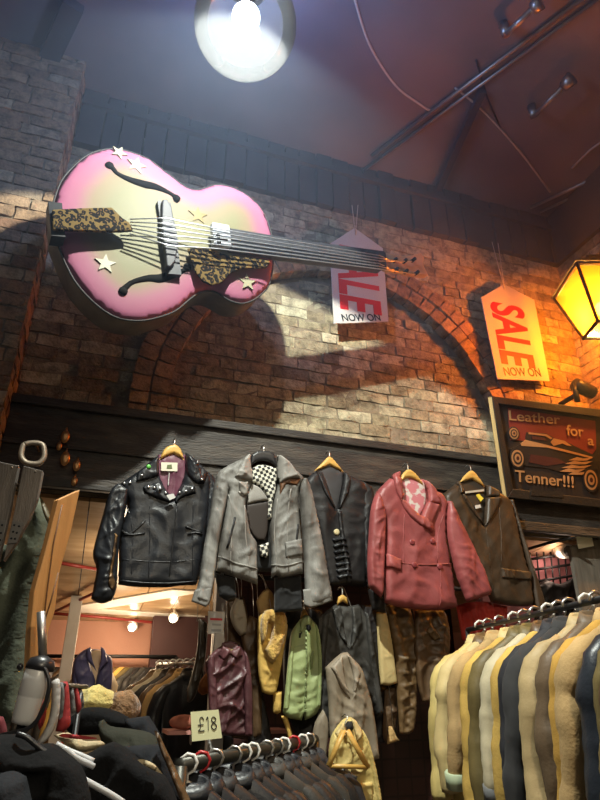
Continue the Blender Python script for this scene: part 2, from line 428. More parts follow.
# the room behind the opening
M_pink = mat('pink plaster', (0.70, 0.38, 0.28), 0.8, col2=(0.62, 0.32, 0.24), nscale=2, bump=0.1)
M_board = mat('varnished ceiling boards', (0.40, 0.25, 0.13), 0.28, col2=(0.56, 0.40, 0.24), nscale=3, bump=0.25, bscale=7, stretch=(1, 5, 1))
M_maroon = None
BY = 2.6
mb = MB(); mb.box(-3.4, 3.2, BY, BY + .1, 0, 2.4); structure(mb.build('wall_far', M_pink, None, W, smooth=False))
M_dkmar = mat('dark maroon paint', (.055, .020, .022), .6, col2=(.08, .03, .03), nscale=3)
sA, sB = W.px(152, 640, -2.3)[0], W.px(215, 640, -2.3)[0]; mb = MB(); mb.box(sA, sB + .6, 2.3, 2.4, 0, 2.3); structure(mb.build('wall_far_pier', M_dkmar, None, W, smooth=False))
mb = MB(); mb.box(1.42, 2.34, .36, .44, 0, 2.455); structure(mb.build('wall_alcove', mat('rose paint', (.50, .20, .22), .7), None, W, smooth=False))
mb = MB(); mb.box(-3.5, -3.4, 0.2, BY, 0, 2.6); structure(mb.build('wall_far_left', M_pink, None, W, smooth=False))
mb = MB(); mb.box(3.1, 3.2, 0.2, BY, 0, 2.6); structure(mb.build('wall_far_right', M_pink, None, W, smooth=False))
mb = MB(); zc0, zc1 = 2.50, 2.13
n = 26
for i in range(n):
    x0, x1 = -3.4 + 6.5 * i / n, -3.4 + 6.5 * (i + 1) / n - 0.006
    mb.add([(x0, 0.1, zc0), (x1, 0.1, zc0), (x1, BY, zc1), (x0, BY, zc1), (x0, 0.1, zc0 + .03), (x1, 0.1, zc0 + .03), (x1, BY, zc1 + .03), (x0, BY, zc1 + .03)],
           [(0, 1, 2, 3), (7, 6, 5, 4), (0, 4, 5, 1), (1, 5, 6, 2), (3, 2, 6, 7), (0, 3, 7, 4)])
structure(mb.build('ceiling_backroom', M_board, None, W, smooth=False))
def croom(y): return zc0 + (zc1 - zc0) * (y - 0.1) / (BY - 0.1)
# maroon tiled pier, widened leftwards as a dark backdrop that blocks spot light
def tile_mat():
    m, nt, b = nodes('maroon tiles'); N, L = nt.nodes, nt.links
    tc = N.new('ShaderNodeTexCoord'); mp = N.new('ShaderNodeMapping'); mp.inputs['Rotation'].default_value = (R(90), 0, 0)
    k = N.new('ShaderNodeTexBrick'); k.offset = 0; k.inputs['Scale'].default_value = 1; k.inputs['Brick Width'].default_value = 0.1; k.inputs['Row Height'].default_value = 0.1
    k.inputs['Mortar Size'].default_value = 0.006; k.inputs['Color1'].default_value = (0.045, 0.016, 0.014, 1); k.inputs['Color2'].default_value = (0.06, 0.022, 0.019, 1); k.inputs['Mortar'].default_value = (0.03, 0.012, 0.012, 1)
    L.new(tc.outputs['Object'], mp.inputs['Vector']); L.new(mp.outputs['Vector'], k.inputs['Vector']); L.new(k.outputs['Color'], b.inputs['Base Color']); b.inputs['Roughness'].default_value = 0.45
    return m
M_maroon = tile_mat()
mb = MB(); mb.box(-0.2, 1.41, 0.75, 0.95, 0, 2.38); structure(mb.build('wall_partition', M_maroon, None, W, smooth=False))
# white posts
M_white = mat('white gloss paint', (0.84, 0.82, 0.77), 0.45, col2=(0.76, 0.73, 0.67), nscale=8)
def post(px, py, off, w, ztop, label):
    fr = W.at(px, py, off); x, y, z = fr.O; f = Fr((x, y, 0), YAW)
    mb = MB(); mb.box(-w / 2, w / 2, -w / 2, w / 2, 0, ztop); o = mb.build('post', M_white, None, f, smooth=False); bevel(o, .004)
    tag(o, label, 'post'); return o
post(70.5, 640, -1.85, 0.085, croom(1.85) - 0.006, 'slim white painted post in the back room before the pink wall')
post(220, 630, -0.12, 0.075, croom(.12) - 0.002, 'white painted post behind the small price card and plum jacket')

# ------------------------------------------------------------------ ceiling fittings
M_metal = mat('galvanised steel', (0.42, 0.40, 0.38), 0.4, 0.9)
M_dkmetal = mat('dark steel', (0.03, 0.03, 0.032), 0.45, 0.6)
M_cable = mat('cable sheath', (0.50, 0.45, 0.42), 0.5)
M_dkcable = mat('black cable', (0.02, 0.02, 0.02), 0.5)
ZC = 5.38
def ceil_line(name, label, cat, pts, r, m, z=ZC, double=0, group=None):
    P = [at_z(x, y, z - r - 0.001) for x, y in pts]; o = P[0].copy(); mb = MB()
    mb.tube([p - o for p in P], r, 8)
    ob = mb.build(name, m, None, Fr(o)); tag(ob, label, cat, group)
    return ob
ceil_line('conduit', 'front pipe of the long pair crossing the dark ceiling', 'pipe', [(372, 156), (610, -22)], 0.014, M_metal)
ceil_line('conduit', 'rear pipe of the long pair crossing the dark ceiling', 'pipe', [(364, 170), (616, -14)], 0.012, M_metal)
ceil_line('conduit', 'upper pipe of the short pair above the glowing lantern', 'pipe', [(530, 208), (640, 157)], 0.014, M_metal)
ceil_line('conduit', 'lower pipe of the short pair above the glowing lantern', 'pipe', [(540, 212), (640, 167)], 0.012, M_metal)
ceil_line('cable', 'pale cable curving across the ceiling to the long pipes', 'cable', smooth_poly([(350, -20), (360, 18), (372, 50), (395, 85), (418, 103), (432, 111), (440, 106)], 4, False), 0.008, M_cable)
ceil_line('cable', 'thin cable running across the ceiling towards the sale tag', 'cable', smooth_poly([(455, 88), (480, 108), (503, 132), (525, 158), (550, 192)], 4, False), 0.008, M_cable)
ceil_line('cable', 'thin dark cable dropping from the long pipes across the ceiling', 'cable', [(476, 60), (488, 100), (502, 132)], 0.006, M_dkcable)
ceil_line('cable', 'short cable on the ceiling at the right edge above the lantern', 'cable', [(572, 168), (590, 150), (615, 132)], 0.008, M_cable)
def batten(name, label, p0, p1, w=0.05, h=0.05, m=M_black):
    A, B = at_z(*p0, ZC), at_z(*p1, ZC); d = (B - A); L = d.length; f = Fr(A, math.atan2(d.y, d.x))
    mb = MB(); mb.box(0, L, -w / 2, w / 2, -h, 0); return tag(mb.build(name, m, None, f, smooth=False), label, 'batten')
batten('batten', 'narrow dark batten on the ceiling running back towards the boarded wall top', (430, 205), (482, 88))
batten('batten', 'broad dark batten on the ceiling to the left of the globe lamp', (75, 0), (20, 120), 0.12, .08)
def tube_lamp(label, p0, p1):
    A, B = at_z(*p0, ZC - 0.1), at_z(*p1, ZC - 0.1); f = Fr(A); t = thing('ceiling_spotlight', label, 'spotlight', f); d = B - A
    mb = MB(); mb.tube([(0, 0, 0), d * 0.8], 0.018, 10); mb.build('arm', M_metal, t)
    mb = MB(); mb.tube([d * 0.78, d * 0.86, d], 0.035, 12, r2=0.05); mb.build('head', M_metal, t)
    mb = MB(); mb.tube([(0, 0, 0), (0, 0, 0.099)], 0.03, 10); mb.build('base', M_metal, t)
tube_lamp('slim tubular spotlight on the ceiling near the top edge, above the long pipes', (506, 34), (540, 2))
tube_lamp('slim tubular spotlight on the ceiling below the long pipes', (534, 116), (572, 78))

# ------------------------------------------------------------------ globe lamp
LP = at_zc(246, 17, 2.69)
AXB = Vector((-0.219, 0.446, -0.868)).normalized()
BP = LP
GC = at_zc(245.5, 25, 2.69)
def glass_mat(name, tint, tr=0.75, white=0.12, rough=0.05):
    m = bpy.data.materials.new(name); m.use_nodes = True; nt = m.node_tree; N, L = nt.nodes, nt.links; N.clear()
    out = N.new('ShaderNodeOutputMaterial'); t = N.new('ShaderNodeBsdfTransparent'); t.inputs[0].default_value = (*tint, 1)
    d = N.new('ShaderNodeBsdfTranslucent'); d.inputs[0].default_value = (*tint, 1)
    df = N.new('ShaderNodeBsdfDiffuse'); df.inputs[0].default_value = (*tint, 1)
    g = N.new('ShaderNodeBsdfGlossy'); g.inputs['Roughness'].default_value = rough
    fz = N.new('ShaderNodeFresnel'); fz.inputs[0].default_value = 1.35
    m0 = N.new('ShaderNodeMixShader'); m0.inputs[0].default_value = 0.5; L.new(d.outputs[0], m0.inputs[1]); L.new(df.outputs[0], m0.inputs[2])
    m1 = N.new('ShaderNodeMixShader'); m1.inputs[0].default_value = white; L.new(t.outputs[0], m1.inputs[1]); L.new(m0.outputs[0], m1.inputs[2])
    m2 = N.new('ShaderNodeMixShader'); L.new(fz.outputs[0], m2.inputs[0]); L.new(m1.outputs[0], m2.inputs[1]); L.new(g.outputs[0], m2.inputs[2])
    L.new(m2.outputs[0], out.inputs[0]); return m
def glow_glass(name, col, s):
    """clear bulb glass filled with light: it glows and lets light through"""
    m = bpy.data.materials.new(name); m.use_nodes = True; nt = m.node_tree; N, L = nt.nodes, nt.links; N.clear()
    out = N.new('ShaderNodeOutputMaterial'); t = N.new('ShaderNodeBsdfTransparent'); e = N.new('ShaderNodeEmission'); a = N.new('ShaderNodeAddShader')
    e.inputs[0].default_value = (*col, 1); e.inputs[1].default_value = s
    L.new(t.outputs[0], a.inputs[0]); L.new(e.outputs[0], a.inputs[1]); L.new(a.outputs[0], out.inputs[0]); return m
gl = thing('globe_lamp', 'round clear glass globe lamp with a brilliant white bulb hanging under the ceiling', 'lamp', Fr(GC))
mb = MB(); mb.ball((0, 0, 0), 0.229, 48, 32); mb.build('glass_globe', glass_mat('globe glass', (0.88, 0.94, 1.0), white=0.06), gl)
bp = BP - GC
mb = MB(); mb.ball(bp, 0.062, 24, 16); mb.build('bulb', glow_glass('bulb glow', (0.86, 0.92, 1.0), 14), gl)
mb = MB(); mb.lathe([(0.03, .05), (0.032, .10), (0.04, .12), (0.085, .2), (0.09, .225), (0.075, .26), (0.02, .275)], Matrix.Translation((bp.x, bp.y, bp.z)), 20); mb.build('cap', M_dkmetal, gl)
mb = MB(); mb.tube([(bp.x, bp.y, bp.z + .27), (bp.x, bp.y, ZC - GC.z - .001)], 0.008, 8); mb.build('flex', M_dkcable, gl)

# ------------------------------------------------------------------ lantern on the right wall
LC = Vector((2.095, 3.487, 0)); LZ0, LZ1 = 3.811, 4.218
lt = thing('wall_lantern', 'glowing amber glass lantern with a black frame on the right-hand brick wall', 'lantern', Fr((LC.x, LC.y, LZ0)))
h0, h1, H = 0.110, 0.207, LZ1 - LZ0
c0 = [(-h0, -h0, 0), (h0, -h0, 0), (h0, h0, 0), (-h0, h0, 0)]; c1 = [(-h1, -h1, H), (h1, -h1, H), (h1, h1, H), (-h1, h1, H)]
M_amber = glass_mat('amber glass', (1.0, 0.50, 0.055), white=0.45, rough=0.2)
for i in range(4):
    j = (i + 1) % 4; mb = MB(); k = .96
    mb.add([Vector(c0[i]) * k, Vector(c0[j]) * k, Vector(c1[j]) * k, Vector(c1[i]) * k], [(0, 1, 2, 3)])
    mb.build('glass_pane', M_amber, lt, smooth=False)
mb = MB()
for i in range(4):
    j = (i + 1) % 4
    mb.tube([c0[i], c1[i]], 0.012, 6); mb.tube([c0[i], c0[j]], 0.013, 6); mb.tube([c1[i], c1[j]], 0.011, 6); mb.ball(c0[i], 0.016, 8, 6)
mb.build('frame', M_dkmetal, lt)
mb = MB(); mb.add([(x * 1.08, y * 1.08, H + .01) for x, y, z in c1] + [(x * .25, y * .25, H + .17) for x, y, z in c1], [(0, 1, 5, 4), (1, 2, 6, 5), (2, 3, 7, 6), (3, 0, 4, 7), (7, 6, 5, 4)]); mb.build('roof', M_dkmetal, lt, smooth=False)
mb = MB(); mb.ball((0, 0, .17), 0.04, 16, 12, (1, 1, 1.3)); mb.build('bulb', emit('amber bulb', (1.0, 0.72, 0.25), 45), lt)
rwn = RW.m3 @ Vector((0, 1, 0)); dist = (RW.O - Vector((LC.x, LC.y, 0))).dot(rwn)
mb = MB(); e = rwn * (dist - 0.01); mb.tube([(0, 0, H + .16), (0, 0, H + .22), (e.x * .5, e.y * .5, H + .27), (e.x, e.y, H + .2)], 0.014, 8); mb.tube([(e.x, e.y, H + .1), (e.x, e.y, H + .3)], .03, 8); mb.build('bracket', M_dkmetal, lt)

# ------------------------------------------------------------------ small black spotlight above the sign
fr = W.at(577, 393, 0.14); t = thing('spotlight', 'small black spotlight fixed above the red hot rod sign', 'spotlight', fr)
mb = MB(); mb.tube([(-0.06, -.06, 0.03), (0.10, -.04, 0.0)], 0.05, 14); mb.build('head', M_dkmetal, t)
mb = MB(); mb.tube([(-0.06, -.05, 0.05), (-0.065, -.05, -0.10)], 0.02, 8); mb.tube([(-.065, -.05, -.05), (-.065, .115, -.05)], .018, 8); mb.build('bracket', M_dkmetal, t)
# ------------------------------------------------------------------ the big guitar
T0 = at_zc(60, 222, 2.85); N0 = at_zc(382, 262, 3.88)
ax = (N0 - T0); gyaw = math.atan2(ax.y, ax.x); groll = -math.atan2(ax.z, math.hypot(ax.x, ax.y))
G = Fr(T0, gyaw, R(4), groll)
c4 = crop(40, 140, 3.75); c5 = crop(170, 180, 4.615)
gt = thing('guitar', 'giant pink and cream archtop guitar with leopard print trim mounted high on the brick wall', 'guitar', G)
body_px = [(52, 212), (55, 197), (62, 180), (74, 166), (88, 155), (103, 150), (118, 149), (133, 153), (148, 159), (160, 168), (172, 177), (184, 186), (195, 190),
           (205, 188), (215, 185), (227, 186), (240, 191), (252, 199), (262, 210), (268, 222), (272, 237), (273, 252), (272.5, 268), (268.6, 286), (256.7, 298), (243.7, 303.5), (230.7, 301), (216.6, 292.7),
           (208, 291), (199, 293), (189, 300), (176, 310.7), (160, 317), (141, 320.8), (120, 318.7), (104, 310.7), (88, 297), (74.7, 281), (65, 262.7), (58.7, 246.7), (53, 230.7)]
bl = resample(smooth_poly(G.pxs(body_px), 4), 0.02)
GD = 0.17
def guitar_paint():
    m, nt, b = nodes('sunburst paint'); N, L = nt.nodes, nt.links
    at = N.new('ShaderNodeAttribute'); at.attribute_name = 'inset'
    tc = N.new('ShaderNodeTexCoord'); nz = N.new('ShaderNodeTexNoise'); nz.inputs['Scale'].default_value = 3.5; nz.inputs['Detail'].default_value = 4
    L.new(tc.outputs['Object'], nz.inputs['Vector'])
    ad = N.new('ShaderNodeMath'); ad.operation = 'MULTIPLY_ADD'; ad.inputs[1].default_value = 0.07; L.new(nz.outputs['Fac'], ad.inputs[0]); L.new(at.outputs['Fac'], ad.inputs[2])
    r = N.new('ShaderNodeValToRGB'); e = r.color_ramp.elements; e.new(.5); e.new(.6)
    for i, (p, c) in enumerate([(0.05, (0.35, 0.115, 0.195)), (0.13, (0.29, 0.112, 0.160)), (0.20, (0.20, 0.152, 0.095)), (0.285, (0.165, 0.155, 0.085))]):
        e[i].position = p; e[i].color = (*c, 1)
    L.new(ad.outputs[0], r.inputs['Fac']); L.new(r.outputs['Color'], b.inputs['Base Color']); b.inputs['Roughness'].default_value = 0.55; b.inputs['Specular IOR Level'].default_value = 0.25
    return m
arch = Puff('soundboard', bl, guitar_paint(), gt, T=0.035, w=0.30, back=0.0, sub=1, res=0.022)
arch.o.data.attributes.new('inset', 'FLOAT', 'POINT')
A_ = np.array([v.co for v in arch.o.data.vertices]); dd = edge_dist(arch.poly, A_[:, 0], A_[:, 2])
arch.o.data.attributes['inset'].data.foreach_set('value', dd.astype(np.float32))
M_rim = mat('aged olive rim', (0.22, 0.18, 0.11), 0.5, col2=(0.12, 0.08, 0.05), nscale=9)
mb = MB(); n = len(bl)
v = [(a, 0.0, b) for a, b in bl] + [(a, GD, b) for a, b in bl]
area = sum(bl[i][0] * bl[(i + 1) % n][1] - bl[(i + 1) % n][0] * bl[i][1] for i in range(n))
f = [((i, n + i, n + (i + 1) % n, (i + 1) % n) if area > 0 else (i, (i + 1) % n, n + (i + 1) % n, n + i)) for i in range(n)]
f.append(tuple(range(n, 2 * n)) if area < 0 else tuple(reversed(range(n, 2 * n))))
mb.add(v, f); mb.build('rim', M_rim, gt)
M_binding = mat('grey binding', (0.03, 0.028, 0.027), 0.7)
mb = MB(); mb.tube([(a, 0.0, b) for a, b in bl] + [(bl[0][0], 0, bl[0][1])], 0.005, 6); mb.build('binding', M_binding, gt)
M_holes = mat('black hole paint', (0.010, 0.010, 0.010), 0.95, spec=.05)
def on_top(m_pts, lift): return [(a, arch.y(a, b) - lift, b) for a, b in m_pts]
def ribbon(px, ws, nm, m, parent, frm, surf, lift=0.003):
    """flat tapering band laid over a surface"""
    P = smooth_poly([tuple(frm.px(*p)) + (w,) for p, w in zip(px, ws)], 6, False); L_, R_ = [], []
    for i, (a, b, w) in enumerate(P):
        a0, b0, _ = P[max(i - 1, 0)]; a1, b1, _ = P[min(i + 1, len(P) - 1)]; d = math.hypot(a1 - a0, b1 - b0) or 1; nx, nz = -(b1 - b0) / d, (a1 - a0) / d
        L_.append((a + nx * w, b + nz * w)); R_.append((a - nx * w, b - nz * w))
    ys = [surf(a, b) - lift for a, b in L_ + R_]; k = len(P); v = [(a, y, b) for (a, b), y in zip(L_ + R_, ys)]; v += [(a, y + 0.004, b) for a, y, b in v]
    f = []
    for i in range(k - 1):
        f.append((i, k + i, k + i + 1, i + 1)); f.append((i, i + 1, 2 * k + i + 1, 2 * k + i)); f.append((k + i, 3 * k + i, 3 * k + i + 1, k + i + 1))
    return mesh_obj(nm, v, f, m, parent)
fh1 = c4([(262, 98), (256, 110), (268, 120), (285, 140), (330, 163), (385, 180), (430, 190), (480, 212), (505, 232), (500, 246)])
fh2 = c4([(318, 590), (306, 578), (318, 562), (345, 543), (400, 530), (445, 530), (500, 512), (530, 500), (545, 488), (534, 482)])
for h in (fh1, fh2):
    ribbon(h, [.010, .016, .013, .011, .016, .022, .019, .011, .016, .010], 'sound_hole', M_holes, gt, G, arch.y)
    for q in (h[1], h[-2]):
        a, b = G.px(*q); mb = MB(); mb.lathe([(0.021, 0), (0.021, .004)], Matrix.Translation((a, arch.y(a, b) - .002, b)) @ Matrix.Rotation(R(90), 4, 'X'), 16); mb.build('sound_hole_end', M_holes, gt)
def star(name, c, r, m, parent, frm, surf, rot=0.2):
    a, b = frm.px(*c); rr = r * 0.42; pts = [(a + (r if i % 2 == 0 else rr) * math.sin(math.pi * i / 5 + rot), b + (r if i % 2 == 0 else rr) * math.cos(math.pi * i / 5 + rot)) for i in range(10)]
    y = min(surf(p, q) for p, q in pts); mb = MB(); mb.plate(pts, y - 0.004, y + 0.012); return mb.build(name, m, parent, smooth=False)
M_cream = mat('cream star paint', (0.30, 0.285, 0.19), 0.4); M_gold = mat('gold star paint', (0.17, 0.115, 0.018), 0.5)
for c, r, m, ro in (((135, 169), .052, M_cream, .3), ((104, 267), .052, M_cream, .15), ((245, 285), .052, M_cream, .1), ((196, 219), .055, M_gold, .1)):
    star('star', c, r, m, gt, G, arch.y, ro)
star('star', (118, 156), .042, M_cream, gt, G, arch.y, .5)
# tailpiece, bridge, pickguard
LEO = leopard()
def slab(name, px, off, th, m, bev=0.006):
    mb = MB(); mb.plate(G.pxs(px, off), -off - th, -off); o = mb.build(name, m, gt, smooth=False); bevel(o, bev); return o
slab('tailpiece', c4([(43, 270), (150, 264), (266, 261), (285, 280), (305, 300), (332, 318), (346, 346), (300, 350), (242, 350), (46, 344)]), 0.085, 0.022, LEO)
mb = MB(); a, b = G.px(*c4([(60, 308)])[0], .06); mb.box(a - .03, a + .03, -.085, 0.0, b - .09, b + .09); mb.build('tailpiece_bracket', M_dkmetal, gt, smooth=False)
slab('pickguard', c5([(78, 320), (130, 318), (182, 322), (262, 352), (380, 362), (452, 372), (458, 388), (440, 412), (325, 412), (275, 435), (238, 478), (190, 490), (150, 474), (115, 432), (92, 372)]), 0.055, 0.014, LEO)
mb = MB(); a, b = G.px(*c5([(200, 400)])[0], .05); mb.box(a - .03, a + .03, -.056, -.02, b - .03, b + .03); mb.build('pickguard_post', M_dkmetal, gt, smooth=False)
M_ebony = mat('grey ebony', (0.022, 0.023, 0.028), 0.55, col2=(0.04, 0.04, 0.048), nscale=12)
slab('bridge', c4([(450, 242), (468, 240), (484, 268), (490, 300), (504, 360), (510, 405), (498, 470), (480, 492), (466, 488), (462, 440), (452, 390), (447, 330)]), 0.04, 0.045, M_ebony)
mb = MB(); a, b = G.px(*c4([(478, 370)])[0], .03); mb.box(a - .035, a + .035, -.06, -.02, b - .22, b + .2); mb.build('bridge_foot', M_ebony, gt, smooth=False)
M_pearl = mat('white pearl block', (0.45, 0.47, 0.50), 0.4, col2=(0.33, 0.35, 0.38), nscale=30)
slab('pickup', c5([(181, 214), (260, 229), (271, 326), (190, 314)]), 0.075, 0.045, M_pearl)
for q in ((222, 258), (226, 290)):
    a, b = G.px(*c5([q])[0], .12); mb = MB(); mb.ball((a, -.121, b), 0.012, 10, 6); mb.build('screw', M_dkmetal, gt)
mb = MB(); a, b = G.px(*c5([(226, 274)])[0], .122); p0 = G.px(*c5([(186, 268)])[0], .122); p1 = G.px(*c5([(266, 276)])[0], .122); mb.tube([(p0[0], -.121, p0[1]), (p1[0], -.121, p1[1])], .005, 6); mb.build('pickup_groove', M_dkmetal, gt)
M_neck = mat('dark neck wood', (0.06, 0.035, 0.022), 0.4)
nk = [(227, 229.5), (300, 241.6), (383, 252.5), (384.5, 271), (300, 261), (228.5, 250.6)]
slab('fretboard', nk, 0.075, 0.02, M_ebony)
mb = MB(); mb.plate(G.pxs([(228, 231), (383, 254), (384, 269.5), (229, 249)], 0.07), -0.072, -0.0); o = mb.build('neck', M_neck, gt, smooth=False); bevel(o, .02, 3)
for i in range(15):
    t = 0.02 + 0.97 * (1 - 0.9 ** (i * 1.35)) / (1 - 0.9 ** 20)
    mb = MB(); p = G.px(228 + (383.5 - 228) * t, 231 + (253 - 231) * t, .1); q = G.px(229 + (384.5 - 229) * t, 249.5 + (270 - 249.5) * t, .1); mb.tube([(p[0], -.097, p[1]), (q[0], -.097, q[1])], .002, 5); mb.build('fret', M_dkmetal, gt)
slab('nut', [(376, 253), (384, 254), (385, 271), (377, 270.5)], 0.10, 0.02, M_ebony, .003)
M_head = mat('bare headstock wood', (0.66, 0.42, 0.22), 0.5, col2=(0.50, 0.30, 0.15), nscale=8)
c6 = crop(310, 220, 4.615)
slab('headstock', c6([(325, 168), (420, 186), (492, 168), (506, 195), (500, 220), (524, 272), (440, 262), (330, 238)]), 0.03, 0.05, M_head)
for q in ((385, 192), (430, 196), (470, 190), (390, 236), (435, 244), (485, 250)):
    a, b = G.px(*c6([q])[0], .08); mb = MB(); mb.tube([(a, -.08, b), (a, -.115, b)], .012, 8); mb.build('tuning_peg', M_dkmetal, gt)
M_string = mat('steel string', (0.62, 0.63, 0.66), 0.3, 0.8)
for i in range(6):
    t = i / 5
    p0 = G.px(*c4([(338, 292 + t * 54)])[0], .11); p1 = G.px(*c4([(472 + t * 14, 292 + t * 104)])[0], .115); p2 = G.px(*c5([(224 + t * 6, 226 + t * 92)])[0], .13); p3 = G.px(380, 255.5 + t * 13.5, .125); p4 = G.px(*c6([((385, 430, 470, 390, 435, 485)[i], (192, 196, 190, 236, 244, 250)[i])])[0], .1)
    mb = MB(); mb.tube([(p0[0], -.098, p0[1]), (p1[0], -.114, p1[1]), (p2[0], -.13, p2[1]), (p3[0], -.124, p3[1]), (p4[0], -.10, p4[1])], 0.0035, 6); mb.build('string', M_string, gt)
# bracket that carries it off the wall
mb = MB(); nb = G.m3.inverted() @ (W.m3 @ Vector((0, 1, 0)))
for sa, sb in ((0.45, 0.06), (0.75, 0.06)):
    p = Vector((sa, GD - .002, sb)); w_ = G.M @ p; k = -(W.Mi @ w_).y; mb.tube([p, p + nb * (k - 0.012)], 0.018, 8)
mb.build('wall_bracket', M_dkmetal, gt)

# ------------------------------------------------------------------ hanging sale tags
M_card = mat('white card', (0.52, 0.51, 0.49), 0.55); M_redink = mat('red ink', (0.55, 0.015, 0.025), 0.5); M_ink = mat('black ink', (0.012, 0.012, 0.014), 0.5)
M_thread = mat('grey thread', (0.42, 0.38, 0.33), 0.7)
def sale_tag(label, outline, d, sale, now, hole, sh, nh, threads):
    fr = W.at(*hole, d); t = thing('sale_tag', label, 'sign', fr, None)
    L = [W.hit(x, y, d) for x, y in outline]; P = [fr.Mi @ p for p in L]
    mb = MB(); mb.plate([(p.x, p.z) for p in P], -0.004, 0.004); mb.build('card', M_card, t, smooth=False)
    text('sale_lettering', 'SALE', fr, sale[0], sale[1], sh, M_redink, t, -0.0042, bold=0.028)
    text('now_on_lettering', 'NOW ON', fr, now[0], now[1], nh, M_ink, t, -0.0042, bold=0.012)
    for q in threads:
        p = fr.Mi @ W.hit(*q, 0.13 if q[1] > 200 else 0.1)
        mb = MB(); mb.tube([(0, -.006, -0.02), p], 0.003, 5); mb.build('thread', M_thread, t)
c7 = crop(470, 240, 4.615)
sale_tag('white hanging sale tag behind the neck of the giant guitar', c6([(205, 38), (335, 132), (361, 470), (110, 479), (90, 112)]), .055,
         c6([(126, 112), (146, 412)]), c6([(150, 468), (326, 466)]), c6([(208, 62)])[0], 165 / 4.615, 33 / 4.615, [(352, 205), (358, 205)])
sale_tag('orange-lit hanging sale tag beside the glowing lantern', c7([(155, 205), (295, 278), (366, 652), (126, 642), (50, 266)]), .075,
         c7([(96, 284), (150, 572)]), c7([(160, 626), (328, 631)]), c7([(156, 222)])[0], 158 / 4.615, 35 / 4.615, [(492, 242), (498, 243)])

# ------------------------------------------------------------------ hot rod sign
c8 = crop(480, 380, 5)
S = Fr(W.hit(548, 452, 0.20), YAW, R(13))
st = thing('hot_rod_sign', 'dark wooden framed sign with hot rod car and orange lettering about leather for a tenner', 'sign', S)
M_signwood = mat('sign board paint', (0.014, 0.009, 0.008), 0.6, col2=(0.022, 0.014, 0.011), nscale=6)
M_signframe = mat('sign frame wood', (0.026, 0.017, 0.011), 0.6, col2=(0.016, 0.011, 0.008), nscale=6, bump=.2)
M_signred = mat('sign red paint', (0.17, 0.017, 0.013), 0.55, col2=(0.12, 0.012, 0.010), nscale=3)
M_signtan = mat('sign tan paint', (0.38, 0.20, 0.085), 0.5); M_signdk = mat('sign maroon paint', (0.055, 0.012, 0.011), 0.5); M_signblk = mat('sign black paint', (0.014, 0.011, 0.011), 0.5)
M_edge = mat('lit frame edge', (0.55, 0.38, 0.16), 0.6)
def splate(name, px, y0, y1, m, parent=st, bev=0):
    mb = MB(); mb.plate(S.pxs(px), y0, y1); o = mb.build(name, m, parent, smooth=False)
    if bev: bevel(o, bev)
    return o
splate('board', c8([(52, 90), (700, 170), (735, 650), (126, 580)]), 0.0, 0.03, M_signwood)
fr_o = [(48, 84), (705, 165), (740, 655), (124, 588)]; fr_i = [(80, 122), (668, 200), (695, 610), (152, 545)]
for i in range(4):
    j = (i + 1) % 4; splate('frame_rail', c8([fr_o[i], fr_o[j], fr_i[j], fr_i[i]]), -0.028, 0.0, M_signframe, bev=.004)
mb = MB(); e0, e1 = S.px(*c8([(46, 88)])[0]), S.px(*c8([(120, 585)])[0]); mb.tube([(e0[0], -.01, e0[1]), (e1[0], -.01, e1[1])], 0.014, 6); mb.build('lit_edge', M_edge, st, smooth=False)  # light catching the sign's left edge, painted as a pale strip
splate('red_panel', c8([(138, 140), (575, 205), (580, 345), (560, 372), (330, 310), (150, 300)]), -0.003, 0.0, M_signred)
car = splate('car_painting', c8([(150, 345), (205, 320), (225, 300), (228, 262), (330, 268), (365, 290), (420, 305), (500, 345), (560, 372), (590, 410), (585, 450), (540, 440), (500, 470), (440, 470), (330, 440), (230, 430), (170, 400)]), -0.005, 0.0, M_signblk)
for px, m in ((c8([(200, 318), (225, 300), (330, 325), (560, 385), (556, 393), (330, 338), (205, 330)]), M_signtan), (c8([(240, 262), (330, 272), (360, 292), (350, 297), (322, 281), (240, 271)]), M_signtan),
              (c8([(365, 292), (420, 305), (455, 330), (430, 328), (410, 318), (365, 330), (350, 312)]), M_signtan), (c8([(255, 280), (318, 288), (335, 304), (258, 297)]), M_signdk),
              (c8([(250, 372), (385, 392), (430, 415), (330, 430), (240, 412)]), M_signdk)):
    splate('painted_shape', px, -0.007, -0.004, m, car)
for k, (x0, y0, L_) in enumerate([(395, 458, 130), (405, 440, 150), (420, 420, 140), (440, 402, 120), (440, 472, 90)]):
    splate('flame', c8([(x0, y0), (x0 + L_ * .35, y0 - 16), (x0 + L_ * .6, y0 - 9), (x0 + L_, y0 - 14), (x0 + L_ * .75, y0 + 2), (x0 + L_ * .4, y0 + 2)]), -0.008, -0.004, M_signtan, car)
def wheel(c, r, rin, parent, sq=1.0):
    a, b = S.px(*c8([c])[0]); r_ = r / 5 / 150
    for nm, rr, y, m in (('tyre', r_, -.009, M_signblk), ('white_wall', r_ * .82, -.010, M_signtan), ('tyre_inner', r_ * .62, -.011, M_signblk), ('hub', r_ * .42, -.012, M_signtan), ('hub_cap', r_ * .2, -.013, M_signdk)):
        mb = MB(); mb.plate([(a + rr * sq * math.cos(t * math.pi / 14), b + rr * math.sin(t * math.pi / 14)) for t in range(28)], y, -0.003); mb.build(nm, m, parent, smooth=False)
wheel((183, 392), 50, .5, car, .85); wheel((550, 500), 62, .5, car, .8); wheel((165, 268), 34, .5, car, .95)
for body, p0, p1, h in (('Leather', (143, 201), (398, 222), 42), ('for', (430, 276), (516, 284), 44), ('a', (536, 324), (566, 328), 45), ('Tenner!!!', (172, 506), (466, 538), 48)):
    text('lettering', body, S, c8([p0])[0], c8([p1])[0], h / 5 if body != 'a' else 40 / 5, M_signtan, st, -0.006, bold=0.012)
